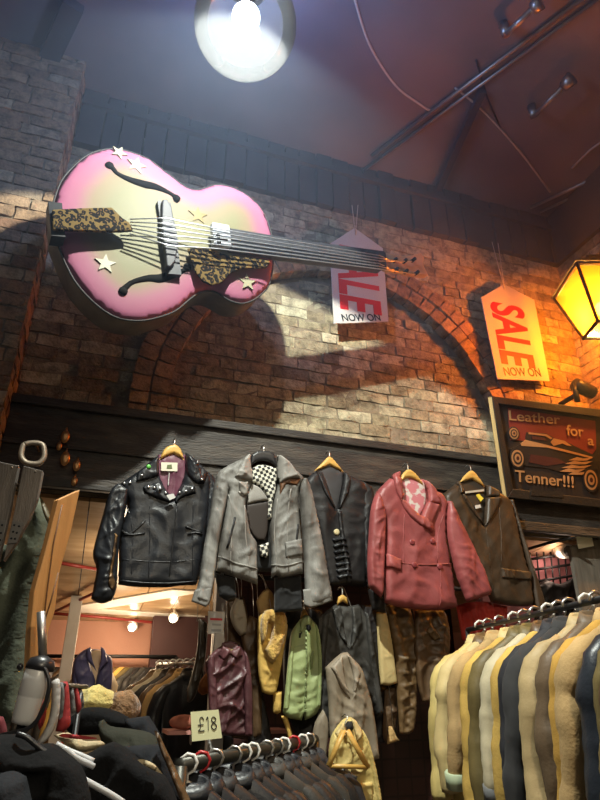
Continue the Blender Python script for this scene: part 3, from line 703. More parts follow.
splate('small_plate', c8([(240, 548), (400, 560), (398, 590), (238, 578)]), -0.032, -0.026, M_signframe)

# ------------------------------------------------------------------ horse tack on the lintel
M_brass = mat('old brass', (0.42, 0.22, 0.09), 0.35, 0.8); M_iron = mat('worn iron', (0.20, 0.16, 0.12), 0.5, 0.5)
c9 = crop(0, 420, 5.71)
fr = W.at(33, 455, 0.30); ring = c9([(140, 140), (190, 130), (240, 140), (252, 175), (250, 215), (225, 245), (185, 250), (145, 240), (122, 210), (125, 170)])
P = [fr.Mi @ W.hit(x, y, .30) for x, y in ring]; mb = MB(); P = smooth_poly([tuple(p) for p in P], 4); mb.tube(P + [P[0]], 0.013, 8)
mb.tube([(0, 0, .06), (0.0, .2, .09)], 0.006, 6); tag(mb.build('iron_ring', M_iron, None, fr), 'oval iron ring hanging on the dark lintel above the grey planks', 'ring')
for i, (q, sz, lb) in enumerate([((372, 95), .028, 'topmost brass ornament hanging on the dark lintel'), ((338, 150), .018, 'small brass ornament below the topmost one on the lintel'), ((372, 220), .03, 'large brass ornament in the middle of the lintel cluster'),
                             ((438, 260), .024, 'rounded brass ornament at the right of the lintel cluster'), ((425, 350), .02, 'lowest brass ornament of the cluster on the dark lintel')]):
    fr = W.at(*c9([q])[0], .125); o = thing('horse_brass', lb, 'ornament', fr, 'brass ornaments on the lintel')
    mb = MB(); mb.lathe([(sz * .3, .006), (sz, .004), (sz * 1.05, 0), (sz, -.004), (sz * .3, -.006)], Matrix.Rotation(R(90), 4, 'X') @ Matrix.Diagonal((.7, 1.25, 1, 1)), 14); mb.build('disc', M_brass, o)
    mb = MB(); mb.tube([(0, 0, sz), (0, .012, sz * 1.9)], .005, 6); mb.build('loop', M_brass, o)
# ------------------------------------------------------------------ jackets hung along the lintel
M_hangwood = mat('yellow hanger wood', (0.62, 0.38, 0.10), 0.4, col2=(0.50, 0.28, 0.06), nscale=10, stretch=(1, 8, 8))
M_hangblk = mat('black hanger plastic', (0.015, 0.015, 0.018), 0.35); M_hangwht = mat('white hanger plastic', (0.70, 0.69, 0.66), 0.35)
M_hook = mat('hanger hook steel', (0.55, 0.53, 0.50), 0.3, 0.9)
def flat_tube(name, fr, px, off, r, m, parent, surf=None, lift=0.0, n=6, sub=4):
    P = smooth_poly(fr.pxs(px, off), sub, False) if sub > 1 else fr.pxs(px, off); mb = MB()
    mb.tube([(a, (surf(a, b) - lift) if surf else -off, b) for a, b in P], r, n); return mb.build(name, m, parent)
def patch(name, fr, px, off, m, parent, under, T=0.008, w=0.012, lift=0.002, fold=None, sub=3, back=0.5, res=None):
    return Puff(name, fr.pxs(px, off), m, parent, T=T, w=w, back=back, fold=fold, base=under.on(lift) if under else -lift, sub=sub, res=res)
def button(fr, q, off, r, m, parent, under, name='button'):
    a, b = fr.px(*q, off); y = under.y(a, b); mb = MB(); mb.lathe([(r * .6, .006), (r, .004), (r, -.002), (r * .8, -.004)], Matrix.Translation((a, y - .003, b)) @ Matrix.Rotation(R(90), 4, 'X'), 14); return mb.build(name, m, parent)
def hanger(name, label, fr, px, off, m, hook_px, group=None, wall_y=None, T=.014, y=0.0, hook_h=.05):
    """px outline of the visible shoulder bar"""
    t = thing(name, label, 'hanger', fr, group)
    Puff('bar', fr.pxs(px, off), m, t, T=T, w=.014, back=1.0, base=-off + y, sub=2)
    a, b = fr.px(*hook_px, off); mb = MB()
    mb.tube([(a, -off + y, b - .03), (a, -off + y, b + hook_h * .5), (a + .004, -off + y + .012, b + hook_h * .85), (a, -off + y + .035, b + hook_h), (a, -off + y + .06, b + hook_h * .8)], 0.0035, 6)
    mb.build('hook', M_hook, t); return t
def zipper(fr, px, off, parent, under, m=None, r=.004, name='zip'):
    return flat_tube(name, fr, px, off, r, m or M_hook, parent, under.y, .001, sub=2)

# --- 1 black biker jacket
M_blk = leather('black leather', (0.009, 0.010, 0.013), 1.5, 0.36, 0.25)
M_blk2 = leather('soft black leather', (0.012, 0.011, 0.012), 2.0, 0.45, 0.3)
k = crop(90, 430, 4.444); D = 0.20
fr = W.at(*k([(370, 90)])[0], D)
t = thing('leather_jacket', 'black studded biker jacket with burgundy lining on a yellow wooden hanger', 'jacket', fr)
def body_panel(nm, px, m, seed, T=.036, w=.045, base=0.0, fold=.008, freq=42, par=None, frm=None, cr=None, sub=3, ang=0.0):
    return Puff(nm, (frm or fr).pxs((cr or k)(px)), m, par or t, T=T, w=w, back=.45, fold=folds(seed, fold, freq, ang), base=base, sub=sub)
body_panel('right_sleeve', [(500, 170), (548, 195), (590, 300), (600, 500), (590, 640), (545, 650), (520, 520), (500, 360)], M_blk, 12, .04, .045, .02)
bd = body_panel('body', [(305, 118), (250, 160), (190, 200), (135, 238), (150, 290), (168, 345), (142, 420), (130, 500), (128, 600), (125, 688), (200, 697), (330, 700), (400, 692), (472, 690), (492, 620), (515, 480), (530, 360), (540, 220), (500, 165), (450, 125), (422, 115), (412, 210), (365, 312), (315, 215)], M_blk, 11)
Puff('lining', fr.pxs(k([(300, 112), (365, 100), (426, 112), (425, 220), (368, 330), (305, 225)])), mat('burgundy satin', (0.09, 0.022, 0.045), 0.45, col2=(0.14, 0.035, 0.065), nscale=8), t, T=.012, w=.03, base=0.0, fold=folds(3, .004, 60))
sl = body_panel('left_sleeve', [(128, 238), (100, 258), (78, 300), (52, 395), (25, 490), (12, 560), (28, 620), (15, 700), (4, 752), (30, 768), (62, 772), (100, 757), (118, 700), (122, 610), (132, 500), (160, 350), (172, 270)], M_blk, 13, .048, .045, -.010, .012, 50)
patch('sleeve_reflection', fr, k([(108, 470), (122, 480), (112, 560), (98, 640), (112, 690), (98, 720), (78, 690), (92, 590)]), 0, mat('brass zip lining', (0.30, 0.17, 0.07), 0.35, 0.5, col2=(0.05, 0.03, 0.02), nscale=20), t, sl, .006, .01)  # copper reflection along the inner sleeve edge, painted as a patch
lw = patch('left_collar', fr, k([(305, 112), (304, 205), (285, 218), (200, 242), (212, 192), (258, 150)]), 0, M_blk, t, bd, .016, .02, fold=folds(4, .003, 60))
rw_ = patch('right_collar', fr, k([(424, 100), (455, 122), (520, 200), (502, 246), (470, 250), (432, 212), (420, 150)]), 0, M_blk, t, bd, .018, .02, fold=folds(5, .004, 60))
ll = patch('left_lapel', fr, k([(232, 262), (304, 238), (345, 285), (372, 318), (345, 332), (250, 292)]), 0, M_blk, t, bd, .016, .02)
rl = patch('right_lapel', fr, k([(368, 312), (408, 250), (460, 258), (466, 290), (400, 312), (378, 345)]), 0, M_blk, t, bd, .016, .02)
M_stud = mat('steel stud', (0.6, 0.6, 0.6), 0.25, 0.9)
for i, (q, u) in enumerate([((255, 265), ll), ((280, 268), ll), ((305, 275), ll), ((330, 292), ll), ((392, 290), rl), ((420, 285), rl), ((445, 275), rl), ((225, 215), lw), ((150, 245), bd), ((175, 243), bd), ((450, 130), bd), ((470, 160), rw_), ((488, 235), rw_)]):
    button(fr, k([q])[0], 0, .007, M_stud, t, u, 'stud')
button(fr, k([(256, 176)])[0], 0, .011, mat('green badge', (0.10, 0.42, 0.06), 0.4), t, lw, 'badge')
Z = Puff  # noqa
lin = [o for o in t.children if o.name.startswith('lining')][0]
mb = MB(); mb.plate(fr.pxs(k([(314, 150), (386, 152), (385, 190), (313, 187)])), -.024, -.012); mb.build('neck_label', mat('cream label', (0.62, 0.58, 0.46), 0.7), t, smooth=False)
mb = MB(); mb.plate(fr.pxs(k([(340, 162), (360, 160), (362, 178), (338, 178)])), -.026, -.02); mb.build('label_print', mat('olive print', (0.10, 0.12, 0.04), 0.6), t, smooth=False)
flat_tube('hang_cord', fr, k([(352, 190), (350, 215), (348, 248)]), .022, .0025, M_card, t)
mb = MB(); mb.plate(fr.pxs(k([(330, 308), (362, 300), (370, 318), (345, 330)])), -.075, -.072); mb.build('price_ticket', M_card, t, smooth=False)
zipper(fr, k([(382, 345), (372, 430), (358, 560), (345, 695)]), 0, t, bd, M_dkmetal)
for z in ([(140, 452), (170, 470), (205, 445), (240, 412)], [(150, 470), (195, 472), (240, 465)], [(420, 436), (450, 448), (492, 462)], [(430, 470), (465, 462), (492, 470)]):
    zipper(fr, k(z), 0, t, bd, M_dkmetal, .006, 'pocket_zip')
for z in ([(150, 300), (185, 440), (180, 690)], [(262, 320), (262, 500), (255, 690)], [(455, 320), (450, 480), (452, 690)], [(140, 580), (260, 590), (350, 592), (478, 580)]): flat_tube('seam', fr, k(z), 0, .003, M_blk, t, bd.y, -.0005)
flat_tube('hem_seam', fr, k([(128, 672), (220, 682), (345, 685), (470, 675)]), 0, .004, M_blk, t, bd.y, 0)
hanger('wooden_hanger', 'yellow wooden hanger inside the black studded biker jacket', fr, k([(308, 132), (328, 88), (352, 70), (378, 64), (402, 82), (420, 136), (400, 120), (370, 106), (340, 116)]), .012, M_hangwood, k([(374, 70)])[0], 'wooden hangers along the lintel')

# --- 2 grey leather jacket
M_grey = mat('weathered grey leather', (0.085, 0.078, 0.070), .55, col2=(0.25, 0.245, 0.23), nscale=8, bump=.2, bscale=110, stretch=(1.6, 1, .6), contrast=(.36, .6), spec=.4)
M_greyl = leather('grey leather collar', (0.21, 0.20, 0.185), 1.6, 0.5, 0.3)
k = crop(190, 440, 4.286); D = 0.30; fr = W.at(*k([(315, 60)])[0], D)
t = thing('leather_jacket', 'weathered grey leather jacket with checked scarf and black lining hanging open', 'jacket', fr)
M_blkcloth = mat('black jersey', (0.008, 0.008, 0.009), 0.9, sheen=0.1)
Puff('back_panel', fr.pxs(k([(255, 70), (372, 70), (400, 160), (400, 480), (380, 560), (250, 560), (230, 480), (230, 160)])), M_blkcloth, t, T=.02, w=.05, base=.03, fold=folds(9, .006))
sc_m = checker('houndstooth cloth', (0.02, 0.02, 0.02), (0.66, 0.64, 0.55), 62)
Puff('scarf', fr.pxs(k([(256, 128), (300, 108), (370, 125), (365, 215), (352, 270), (346, 342), (326, 346), (330, 262), (304, 212), (262, 186)])), sc_m, t, T=.02, w=.03, base=-.012, fold=folds(8, .005, 70))
Puff('scarf_end', fr.pxs(k([(292, 455), (335, 440), (334, 480), (328, 508), (300, 500)])), sc_m, t, T=.012, w=.02, base=-.012)
body_panel('lining_drop', [(108, 566), (196, 588), (204, 672), (162, 688), (128, 668)], M_blkcloth, 31, .02, .03, .02)
body_panel('lining_drop', [(366, 588), (482, 576), (486, 730), (366, 738)], M_blkcloth, 32, .02, .03, .02)
lf = body_panel('left_front', [(252, 66), (222, 80), (180, 102), (130, 132), (112, 158), (135, 190), (158, 222), (148, 300), (130, 400), (118, 500), (110, 562), (150, 577), (200, 592), (245, 608), (288, 622), (287, 520), (284, 442), (258, 402), (246, 330), (238, 270), (264, 186), (257, 130)], M_grey, 21, .04, .045, -.01, .010, 46)
rf = body_panel('right_front', [(372, 70), (420, 102), (468, 150), (490, 172), (462, 222), (466, 330), (476, 450), (481, 574), (430, 584), (388, 592), (366, 580), (346, 592), (344, 500), (338, 382), (346, 330), (358, 250), (374, 190)], M_grey, 22, .04, .045, -.01, .010, 46)
body_panel('left_sleeve', [(130, 134), (112, 152), (96, 220), (80, 330), (56, 460), (36, 600), (8, 690), (40, 702), (68, 714), (86, 692), (102, 600), (122, 440), (146, 310), (162, 222), (152, 165)], M_grey, 23, .045, .045, -.015, .012, 50)
body_panel('right_sleeve', [(462, 205), (475, 165), (492, 166), (516, 222), (540, 330), (570, 480), (590, 600), (608, 690), (560, 708), (520, 716), (492, 706), (486, 600), (480, 480), (470, 330)], M_grey, 24, .045, .045, -.015, .012, 50)
patch('left_collar', fr, k([(252, 62), (225, 85), (180, 172), (215, 178), (266, 190), (258, 130)]), 0, M_greyl, t, lf, .02, .025, fold=folds(25, .003, 60))
patch('right_collar', fr, k([(372, 66), (420, 110), (462, 176), (420, 178), (374, 196), (368, 130)]), 0, M_greyl, t, rf, .02, .025, fold=folds(26, .003, 60))
patch('lapel', fr, k([(262, 190), (300, 210), (336, 262), (290, 268), (240, 280), (246, 235)]), 0, M_greyl, t, lf, .014, .02)
patch('facing', fr, k([(238, 280), (336, 264), (334, 330), (330, 400), (318, 432), (286, 430), (252, 385)]), 0, mat('dark brown facing', (0.022, 0.014, 0.011), 0.6), t, lf, .006, .02)
patch('rust_facing', fr, k([(376, 190), (420, 176), (462, 178), (448, 205), (400, 200), (374, 245)]), 0, leather('rust leather', (0.10, 0.045, 0.02)), t, rf, .004, .01)
patch('strap', fr, k([(196, 190), (242, 188), (238, 242), (222, 250), (204, 238)]), 0, M_greyl, t, lf, .012, .012)
zipper(fr, k([(200, 232), (220, 246), (240, 230)]), 0, t, lf, M_hook, .006, 'buckle')
for z in ([(150, 470), (165, 420), (185, 340)], [(440, 470), (446, 420), (452, 370)]): zipper(fr, k(z), 0, t, lf if z[0][0] < 300 else rf, M_dkmetal, .006, 'pocket_zip')
for z in ([(118, 505), (200, 540), (286, 560)], [(345, 540), (400, 545), (478, 525)]): flat_tube('waist_seam', fr, k(z), 0, .005, M_grey, t, (lf if z[0][0] < 300 else rf).y, .0)
patch('pocket', fr, k([(395, 445), (470, 430), (474, 500), (400, 512)]), 0, M_grey, t, rf, .009, .012)
gs = {c.name.split('.')[0]: c for c in t.children}
patch('left_cuff', fr, k([(22, 640), (96, 628), (88, 690), (68, 716), (40, 704), (6, 692)]), .052, M_grey, t, None, .004, .01, .046)
patch('right_cuff', fr, k([(486, 640), (600, 625), (610, 690), (560, 708), (520, 718), (490, 706)]), .052, M_grey, t, None, .004, .01, .046)
for z in ([(150, 200), (172, 330), (165, 500), (170, 575)], [(225, 290), (228, 420), (250, 600)], [(420, 220), (405, 360), (412, 570)], [(366, 260), (352, 400), (362, 570)]): flat_tube('seam', fr, k(z), 0, .003, M_greyl, t, (lf if z[0][0] < 300 else rf).y, -.0005)
hanger('plastic_hanger', 'black plastic hanger inside the weathered grey leather jacket', fr, k([(254, 118), (262, 66), (285, 50), (318, 46), (350, 52), (366, 70), (372, 120), (345, 98), (315, 90), (280, 98)]), .02, M_hangblk, k([(316, 52)])[0])

# --- 3 black jacket with ruffles
k = crop(300, 445, 4.444); D = 0.16; fr = W.at(*k([(130, 60)])[0], D)
t = thing('leather_jacket', 'black ruffle-front leather jacket hanging between the grey and pink jackets', 'jacket', fr)
M_blkm = leather('matt black leather', (0.009, 0.008, 0.009), 1.5, 0.5, 0.3)
body_panel('right_sleeve', [(270, 160), (312, 184), (326, 230), (318, 320), (306, 400), (300, 560), (302, 650), (322, 735), (376, 748), (374, 690), (330, 640), (296, 640), (270, 500)], M_blkm, 41, .045, .045, .0, .008)
bd = body_panel('body', [(72, 116), (40, 140), (20, 170), (30, 240), (60, 330), (90, 450), (110, 560), (128, 628), (200, 625), (292, 632), (298, 500), (306, 320), (312, 200), (270, 158), (200, 130), (188, 122), (178, 200), (156, 292), (125, 220)], M_blkm, 42, .038, .045)
Puff('lining', fr.pxs(k([(70, 112), (130, 95), (190, 116), (188, 200), (158, 305), (110, 200)])), mat('dark grey lining', (0.035, 0.033, 0.035), 0.5, col2=(0.06, 0.055, 0.06), nscale=10), t, T=.01, w=.03, base=0.0)
patch('left_lapel', fr, k([(72, 116), (100, 120), (130, 200), (158, 300), (130, 270), (90, 200)]), 0, M_blkm, t, bd, .012, .015)
patch('right_lapel', fr, k([(190, 120), (215, 150), (205, 220), (160, 305), (168, 250), (182, 180)]), 0, M_blkm, t, bd, .012, .015)
for i in range(7):
    y0 = 425 + i * 27; x0 = 128 + i * 4
    patch('ruffle', fr, k([(x0, y0), (x0 + 25, y0 - 10), (x0 + 62, y0 - 6), (x0 + 70, y0 + 10), (x0 + 40, y0 + 8), (x0 + 12, y0 + 18)]), 0, M_blk, t, bd, .014, .012, sub=2)
patch('placket', fr, k([(158, 300), (175, 300), (190, 450), (215, 615), (196, 620), (172, 450)]), 0, M_blkm, t, bd, .008, .01)
button(fr, k([(153, 393)])[0], 0, .017, mat('cream horn button', (0.55, 0.48, 0.28), 0.3), t, bd)
hanger('wooden_hanger', 'yellow wooden hanger inside the black ruffle-front jacket', fr, k([(62, 116), (90, 88), (118, 58), (130, 52), (145, 60), (170, 90), (194, 118), (175, 112), (130, 90), (90, 108)]), .01, M_hangwood, k([(131, 55)])[0], 'wooden hangers along the lintel')

# --- 4 pink double-breasted jacket
M_pinkl = leather('dusty pink leather', (0.225, 0.052, 0.052), 1.5, 0.42, 0.25); M_pinkd = leather('pink leather collar', (0.25, 0.060, 0.058), 1.4, 0.4, 0.25)
k = crop(360, 460, 4.615); D = 0.27; fr = W.at(*k([(225, 50)])[0], D)
t = thing('leather_jacket', 'dusty pink double-breasted leather jacket on a yellow wooden hanger', 'jacket', fr)
bd = body_panel('body', [(146, 76), (110, 110), (76, 146), (62, 182), (90, 230), (106, 270), (112, 350), (110, 420), (106, 560), (114, 658), (165, 676), (222, 686), (285, 692), (345, 694), (400, 690), (446, 680), (434, 600), (428, 540), (412, 460), (392, 340), (396, 240), (404, 192), (370, 155), (332, 130), (292, 96), (298, 140), (300, 192), (268, 262), (232, 232), (200, 195), (186, 150), (182, 92)], M_pinkl, 51, .042, .045, fold=.009, freq=36)
pat = mat('pink patterned lining', (0.55, 0.18, 0.20), 0.6, col2=(0.62, 0.55, 0.50), nscale=22, contrast=(.48, .54))
Puff('lining', fr.pxs(k([(180, 88), (235, 80), (296, 96), (304, 195), (268, 275), (190, 210)])), pat, t, T=.012, w=.03, base=0.0)
body_panel('left_sleeve', [(78, 148), (60, 175), (44, 240), (36, 340), (30, 440), (31, 540), (36, 588), (62, 612), (92, 638), (100, 600), (106, 450), (110, 330), (112, 260), (96, 190)], M_pinkl, 53, .045, .045, -.01, .011, 50)
body_panel('right_sleeve', [(392, 190), (410, 192), (440, 258), (470, 320), (502, 382), (535, 455), (562, 512), (597, 622), (540, 640), (486, 658), (460, 590), (440, 540), (414, 440), (392, 340), (388, 250)], M_pinkl, 54, .048, .045, -.012, .011, 46)
patch('left_lapel', fr, k([(166, 190), (210, 198), (240, 232), (275, 262), (322, 302), (322, 342), (262, 312), (206, 258)]), 0, M_pinkd, t, bd, .018, .022)
patch('right_lapel', fr, k([(300, 196), (352, 214), (334, 265), (312, 308), (290, 290), (266, 268)]), 0, M_pinkd, t, bd, .016, .02)
patch('left_collar', fr, k([(138, 82), (160, 60), (186, 52), (186, 110), (198, 180), (168, 194), (146, 140)]), 0, M_pinkd, t, bd, .02, .025)
patch('right_collar', fr, k([(280, 84), (312, 108), (338, 150), (358, 212), (302, 206), (300, 145)]), 0, M_pinkd, t, bd, .02, .025)
flat_tube('waist_seam', fr, k([(106, 462), (200, 484), (300, 490), (408, 484)]), 0, .004, M_pinkd, t, bd.y, 0)
patch('pocket_flap', fr, k([(108, 434), (178, 464), (174, 518), (108, 498)]), 0, M_pinkd, t, bd, .012, .012, sub=2)
for z in ([(190, 260), (185, 350), (190, 480)], [(370, 260), (345, 350), (340, 480)], [(350, 510), (352, 600), (350, 690)]): flat_tube('seam', fr, k(z), 0, .003, M_pinkd, t, bd.y, -.0005)
M_pbtn = mat('pink covered button', (0.22, 0.04, 0.045), 0.4)
for q in ((232, 492), (347, 500), (318, 382), (222, 388)): button(fr, k([q])[0], 0, .016, M_pbtn, t, bd)
hanger('wooden_hanger', 'yellow wooden hanger inside the dusty pink leather jacket', fr, k([(184, 104), (192, 70), (214, 46), (230, 44), (252, 60), (276, 88), (294, 118), (262, 98), (232, 84), (205, 88)]), .012, M_hangwood, k([(222, 48)])[0], 'wooden hangers along the lintel')

# --- 5 brown blazer
M_brn = leather('dark brown leather', (0.036, 0.022, 0.012), 1.6, 0.42, 0.3)
k = crop(440, 460, 4.708); D = 0.15; fr = W.at(*k([(150, 60)])[0], D)
t = thing('leather_jacket', 'dark brown leather blazer with a yellow ticket hanging to the right of the pink jacket', 'jacket', fr)
bd = body_panel('body', [(78, 108), (45, 135), (14, 160), (25, 250), (70, 360), (130, 460), (190, 560), (240, 670), (320, 686), (410, 690), (436, 680), (428, 620), (420, 560), (402, 490), (384, 430), (356, 290), (332, 190), (290, 162), (250, 142), (212, 122), (206, 200), (196, 305), (150, 240), (100, 150)], M_brn, 61, .04, .045)
Puff('lining', fr.pxs(k([(80, 104), (145, 90), (212, 118), (212, 220), (196, 315), (130, 210)])), mat('dark lining', (0.03, 0.022, 0.015), 0.6), t, T=.01, w=.03, base=0.0)
body_panel('right_sleeve', [(318, 185), (336, 188), (352, 240), (372, 310), (392, 380), (440, 530), (482, 660), (506, 772), (488, 766), (466, 740), (440, 690), (418, 560), (390, 440), (352, 300)], M_brn, 62, .045, .04, .0, .008)
patch('left_lapel', fr, k([(84, 162), (125, 188), (160, 240), (196, 305), (170, 290), (102, 202)]), 0, M_brn, t, bd, .014, .015)
patch('right_lapel', fr, k([(206, 182), (266, 180), (252, 232), (200, 322), (196, 300)]), 0, M_brn, t, bd, .014, .015)
patch('left_collar', fr, k([(76, 104), (96, 108), (112, 162), (76, 168)]), 0, M_brn, t, bd, .016, .015)
patch('right_collar', fr, k([(210, 118), (266, 148), (262, 182), (208, 178)]), 0, M_brn, t, bd, .016, .015)
patch('pocket_flap', fr, k([(264, 514), (412, 530), (410, 572), (270, 562)]), 0, M_brn, t, bd, .012, .012, sub=2)
for z in ([(200, 325), (215, 450), (240, 670)], [(262, 230), (270, 380), (266, 510)]): flat_tube('seam', fr, k(z), 0, .003, M_brn, t, bd.y, -.0005)
mb = MB(); mb.plate(fr.pxs(k([(168, 165), (182, 160), (204, 182), (190, 196)]), .03), -.034, -.030); mb.build('yellow_ticket', mat('yellow ticket', (0.75, 0.62, 0.06), 0.6), t, smooth=False)
mb = MB(); mb.plate(fr.pxs(k([(118, 148), (206, 138), (206, 148), (118, 158)]), .016), -.020, -.016); mb.build('neck_label', mat('pale label', (0.4, 0.38, 0.32), 0.7), t, smooth=False)
mb = MB(); mb.plate(fr.pxs(k([(164, 214), (188, 210), (192, 224), (168, 230)]), .024), -.028, -.024); mb.build('white_ticket', M_card, t, smooth=False)
hanger('wooden_hanger', 'yellow wooden hanger inside the dark brown leather blazer', fr, k([(92, 106), (112, 76), (138, 52), (152, 50), (172, 70), (200, 110), (212, 128), (190, 116), (150, 90), (115, 100)]), .012, M_hangwood, k([(146, 54)])[0], 'wooden hangers along the lintel')
# ------------------------------------------------------------------ second tier of garments below the lintel
def simple_garment(name, label, cat, px, D, m, seed, group=None, cr=None, T=.026, w=.035, fold=.009, freq=50, extras=(), frm=W, ang=0.0, wr=.4, base_part='body'):
    P = cr(px) if cr else px; cx = sum(p[0] for p in P) / len(P); cy = min(p[1] for p in P)
    f = frm.at(cx, cy, D); t = thing(name, label, cat, f, group)
    b = Puff(base_part, f.pxs(P), m, t, T=T, w=w, back=.5, fold=folds(seed, fold, freq, ang, wr)); t['_'] = 0
    if group == TIER and 2.15 - f.O.z > .03 and D < .3:
        hk = MB(); hk.tube([(0, -.005, -.015), (0, D * .5, (2.15 - f.O.z) * .6), (0, D + .045, 2.165 - f.O.z), (0, D + .075, 2.16 - f.O.z)], .002, 5); hk.build('hook', M_hook, t)
    for e in extras:
        nm, q, mm = e[:3]; kw = e[3] if len(e) > 3 else {}
        q = cr(q) if cr else q
        if nm.endswith('*'): Puff(nm[:-1], f.pxs(q), mm, t, T=kw.get('T', .03), w=kw.get('w', .04), fold=folds(seed + 7, kw.get('fold', .006), 55), base=kw.get('base', -.01))
        else: patch(nm, f, q, 0, mm, t, b, kw.get('T', .01), kw.get('w', .012), sub=kw.get('sub', 3), fold=kw.get('foldf'))
    del t['_']; return t, f, b
M_plum = leather('plum leather', (0.06, 0.022, 0.026), 2.0, .35, .3); M_plum2 = leather('plum collar leather', (0.08, 0.03, 0.034), 1.7, .35, .3)
M_mustf = mat('golden fur', (0.62, 0.40, 0.10), 0.95, col2=(0.40, 0.22, 0.05), nscale=30, bump=.9, bscale=90, sheen=.4)
M_must = suede('mustard suede', (0.55, 0.36, 0.10)); M_green = leather('pale green leather', (0.27, 0.33, 0.145), 1.35, .5, .2); M_green2 = leather('green shade collar', (0.235, 0.29, 0.13), 1.3, .5, .2)
M_dgrey = leather('charcoal leather', (0.026, 0.025, 0.023), 1.9, .5, .3); M_taupe = leather('taupe leather', (0.20, 0.165, 0.12), 1.35, .55, .2); M_taupe2 = leather('pale taupe leather', (0.26, 0.22, 0.17), 1.3, .55, .2)
M_butter = leather('butter leather', (0.50, 0.39, 0.145), 1.25, .5, .2); M_cream_l = leather('cream leather', (0.48, 0.37, 0.17), 1.25, .55, .2)
M_brn2 = leather('chocolate leather', (0.06, 0.034, 0.016), 2.0, .4, .3); M_brn3 = leather('tan brown leather', (0.095, 0.056, 0.023), 1.6, .45, .3); M_tan = suede('tan suede', (0.40, 0.26, 0.11))
M_redc = mat('scarlet cloth', (0.50, 0.035, 0.02), 0.7, col2=(0.34, 0.02, 0.015), nscale=8); M_steelgrey = leather('steel grey leather', (0.13, 0.135, 0.14), 1.6, .4)
M_navy = leather('navy leather', (0.028, 0.032, 0.07), 2.2, .35, .25)
TIER = 'garments hung below the lintel'
# rail that carries them
a0, a1 = W.px(195, 600, .02), W.px(470, 600, .02)
mb = MB(); zr = 2.15; mb.tube([(-0.55, 0, 0), (1.35, 0, 0)], .014, 8); f = W.loc(0, .06, zr); t = thing('clothes_rail', 'dark rail under the lintel behind the hanging jackets', 'rail', f)
mb.build('bar', M_dkmetal, t)
for s in (-.5, 1.3):
    mb = MB(); mb.tube([(s, 0, 0), (s, 0, 2.52 - zr - .003)], .008, 6); mb.build('drop_rod', M_dkmetal, t)
c5b = crop(180, 580, 4); c6b = crop(250, 580, 5); c7b = crop(300, 580, 3.633); c4b = crop(140, 610, 6)
simple_garment('leather_jacket', 'glossy plum leather jacket hanging before the white post', 'jacket',
   [(205, 662), (213, 652), (222, 645), (232, 650), (240, 645), (246, 656), (251, 690), (251, 734), (235, 736), (216, 735), (214, 700), (208, 680)], .16, M_plum, 101, TIER, fold=.011, wr=.9,
   extras=[('left_sleeve*', [(207, 662), (213, 653), (217, 690), (217, 736), (211, 733), (208, 700)], M_plum, dict(T=.02, w=.02)), ('right_sleeve*', [(244, 650), (249, 662), (252, 690), (252, 736), (244, 736), (243, 690)], M_plum, dict(T=.02, w=.02)), ('collar', [(218, 656), (222, 643), (230, 641), (238, 644), (242, 656), (236, 660), (229, 655), (223, 661)], M_plum2), ('neck_lining', [(224, 650), (230, 645), (236, 650), (230, 656)], mat('olive lining', (.25, .22, .08), .7))])  # light inside the neck hole is painted as an olive patch
simple_garment('leather_sleeve_coat', 'narrow steel grey leather coat edge to the left of the plum jacket', 'coat', [(208, 655), (214, 660), (217, 680), (218, 706), (211, 708), (208, 690)], .12, M_steelgrey, 102, TIER)
simple_garment('fur_trimmed_coat', 'golden coat with a thick fur collar to the left of the green shirt', 'coat',
   [(40, 200), (60, 165), (105, 150), (160, 170), (182, 212), (188, 240), (172, 340), (140, 524), (124, 572), (92, 574), (60, 560), (42, 470), (36, 300)], .16, M_must, 103, TIER, c6b, fold=.012,
   extras=[('fur_collar*', [(44, 200), (62, 158), (110, 148), (158, 165), (172, 215), (160, 300), (130, 380), (100, 420), (78, 400), (62, 350), (92, 300), (98, 230), (80, 215), (66, 300), (50, 330), (42, 260)], M_mustf, dict(T=.045, w=.03, base=-.035, fold=.006)),
           ('tail*', [(118, 560), (162, 556), (158, 660), (140, 672), (118, 664)], M_must, dict(base=.01)), ('belt*', [(158, 680), (188, 678), (212, 760), (218, 800), (196, 800), (178, 730)], M_must, dict(T=.012, w=.02, base=.01))])
t, f, b = simple_garment('leather_shirt', 'pale green leather shirt on an orange wooden hanger', 'shirt',
   [(262, 172), (244, 205), (206, 262), (196, 330), (188, 430), (164, 664), (195, 690), (232, 698), (258, 702), (268, 672), (276, 700), (320, 680), (346, 642), (350, 560), (354, 420), (348, 320), (336, 240), (316, 205), (290, 178)], .17, M_green, 104, TIER, c6b, fold=.009, freq=70,
   extras=[('left_sleeve*', [(238, 212), (206, 262), (194, 340), (180, 470), (163, 645), (188, 655), (206, 480), (217, 340)], M_green, dict(T=.022, w=.02)), ('right_sleeve*', [(318, 208), (338, 245), (351, 330), (356, 430), (353, 560), (347, 645), (324, 630), (330, 430), (325, 320)], M_green, dict(T=.022, w=.02)), ('collar', [(262, 175), (246, 210), (240, 262), (256, 262), (272, 230), (298, 232), (306, 205), (290, 178)], M_green2), ('right_placket', [(268, 240), (276, 240), (272, 670), (262, 670)], M_green2), ('yoke_seam', [(204, 335), (262, 322), (262, 330), (204, 343)], M_green2),
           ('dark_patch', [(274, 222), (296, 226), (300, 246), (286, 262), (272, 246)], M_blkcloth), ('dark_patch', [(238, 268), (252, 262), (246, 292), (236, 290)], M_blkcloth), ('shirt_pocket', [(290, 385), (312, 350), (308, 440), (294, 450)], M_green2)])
hanger('wooden_hanger', 'orange wooden hanger holding the pale green leather shirt', f, c6b([(250, 196), (258, 160), (272, 142), (284, 160), (292, 180), (272, 182)]), .01, M_hangwood, c6b([(271, 148)])[0])
